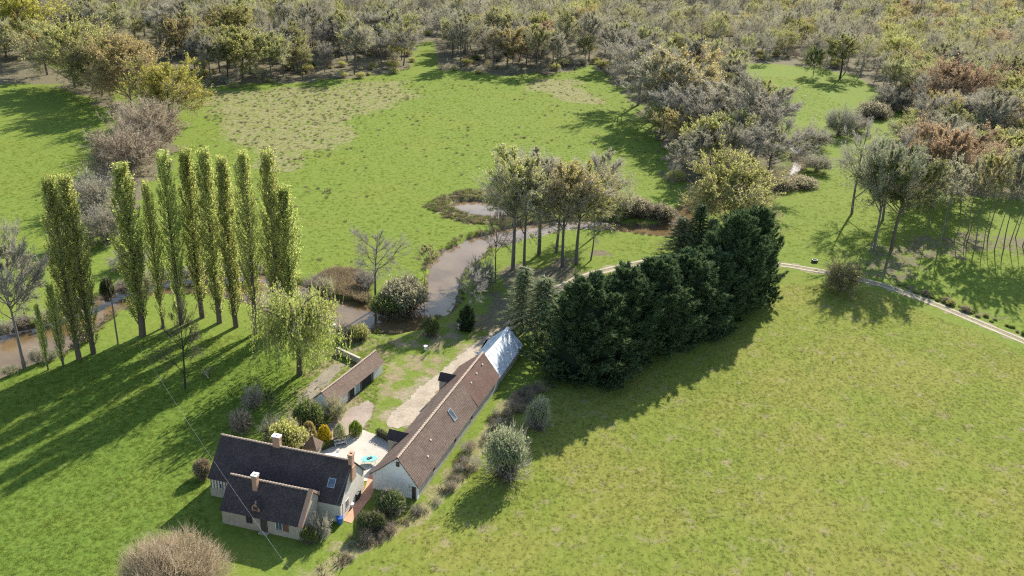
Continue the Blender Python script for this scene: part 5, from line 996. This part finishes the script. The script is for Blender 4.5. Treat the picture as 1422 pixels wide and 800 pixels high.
# bins, barrel, pots
def bin_(x, y, rz, lab, mat):
    b = empty('wheelie_bin', tuple(G(x, y)), rz); tag(b, lab, 'bin'); MB().prism([(-.24, 0), (.24, 0), (.3, 1.0), (-.3, 1.0)], 'y', -.28, .28).build('body', mat, b); MB().prism([(-.33, 1.002), (.33, 1.002), (.33, 1.06), (0, 1.1), (-.33, 1.06)], 'y', -.32, .34).build('lid', mat, b)
    for s in (-.25, .25): MB().cyl((s-.03, .3, .1), (s+.03, .3, .1), .1, .1, 10).build('wheel', BLACK, b)
bin_(495, 694, -.2, 'black wheeled bin against the farmhouse gable', BLACK); bin_(498, 689, -.1, 'dark grey wheeled bin behind the black one at the gable', simple('dark_grey_plastic', (.06, .06, .065), .5, .2, 5))
def pot(x, y, r, h, mat, name, lab, cat):
    p = empty(name, tuple(G(x, y))); tag(p, lab, cat); MB().cyl((0, 0, 0), (0, 0, h), r*.72, r, 14).build('body', mat, p); MB().cyl((0, 0, h+.001), (0, 0, h+.06), r*1.1, r*1.1, 14).build('rim', mat, p)
pot(489, 704, .25, .5, WHITEP, 'plant_pot', 'white pot at the farmhouse gable wall', 'pot'); pot(472, 727, .42, .95, simple('blue_plastic', (.03, .12, .45), .4, .15, 4), 'blue_barrel', 'blue plastic barrel at the farmhouse corner', 'barrel')
pot(591, 486, .32, .75, WHITEP, 'garden_urn', 'small white urn on the lawn under the tree shadows', 'urn'); pot(638, 456, .35, .95, WHITEP, 'garden_urn', 'white urn beside the small black-green evergreen', 'urn'); pot(464, 455, .3, .6, WHITEP, 'garden_urn', 'white urn at the pond edge by the willow', 'urn')
pot(421, 622, .35, .5, WHITEP, 'plant_pot', 'white pot by the olive garden shrub', 'pot')
st = empty('marker_stake', tuple(G(1157, 501)), .4); tag(st, 'short white marker stake alone in the open field', 'stake'); MB().box(-.08, .08, -.03, .03, 0, .8).prism([(-.08, .8), (.08, .8), (0, .95)], 'y', -.03, .03).build('post', WHITEP, st); MB().box(-.12, .12, -.045, -.031, .5, .7).build('plate', WHITEP, st)
tr = empty('water_trough', tuple(G(1131, 364)), .2); tag(tr, 'black water trough on the grass beside the track', 'trough')
m = MB().box(-.6, .6, -.4, .4, .1, .16).box(-.6, .6, -.4, -.34, .162, .6).box(-.6, .6, .34, .4, .162, .6).box(-.6, -.54, -.34, .34, .162, .6).box(.54, .6, -.34, .34, .162, .6); m.build('tank', BLACK, tr); MB().box(-.54, .54, -.34, .34, .17, .45).build('water', GLASS, tr)
for s in (-.45, .45): MB().box(s-.06, s+.06, -.35, .35, 0, .098).build('foot', BLACK, tr)
fb = empty('fallen_branch', tuple(G(290, 527)), 2.0); tag(fb, 'pale fallen branch lying on the shadowed lawn', 'branch'); rs = np.random.RandomState(4); A = np.array([[0, 0, .15], [.9, .1, .25], [1.6, .2, .3], [1.2, .1, .25]]); B = np.array([[3.6, .5, .35], [2.2, 1.2, .5], [3.0, -.7, .6], [2.4, -.9, .2]]); V, T = tubes(A, (A+B)/2+[0, .15, .1], B, np.array([.14, .06, .06, .05]), np.array([.04, .02, .02, .02]), 5, 5)
link('limb', mesh_tri('fallen_limb', V, T, [BARK['osier']], smooth=True), fb); t4 = rs.rand(60, 1); k = rs.randint(0, 4, 60); p = A[k]*(1-t4)+B[k]*t4; V, T = twigs(p, p+rs.randn(60, 3)*.45+[0.2, 0, .1], .035, rs); V[:, 2] = np.maximum(V[:, 2], .02); link('twig_spray', mesh_tri('fallen_twigs', V, T, [BARK['osier']]), fb)
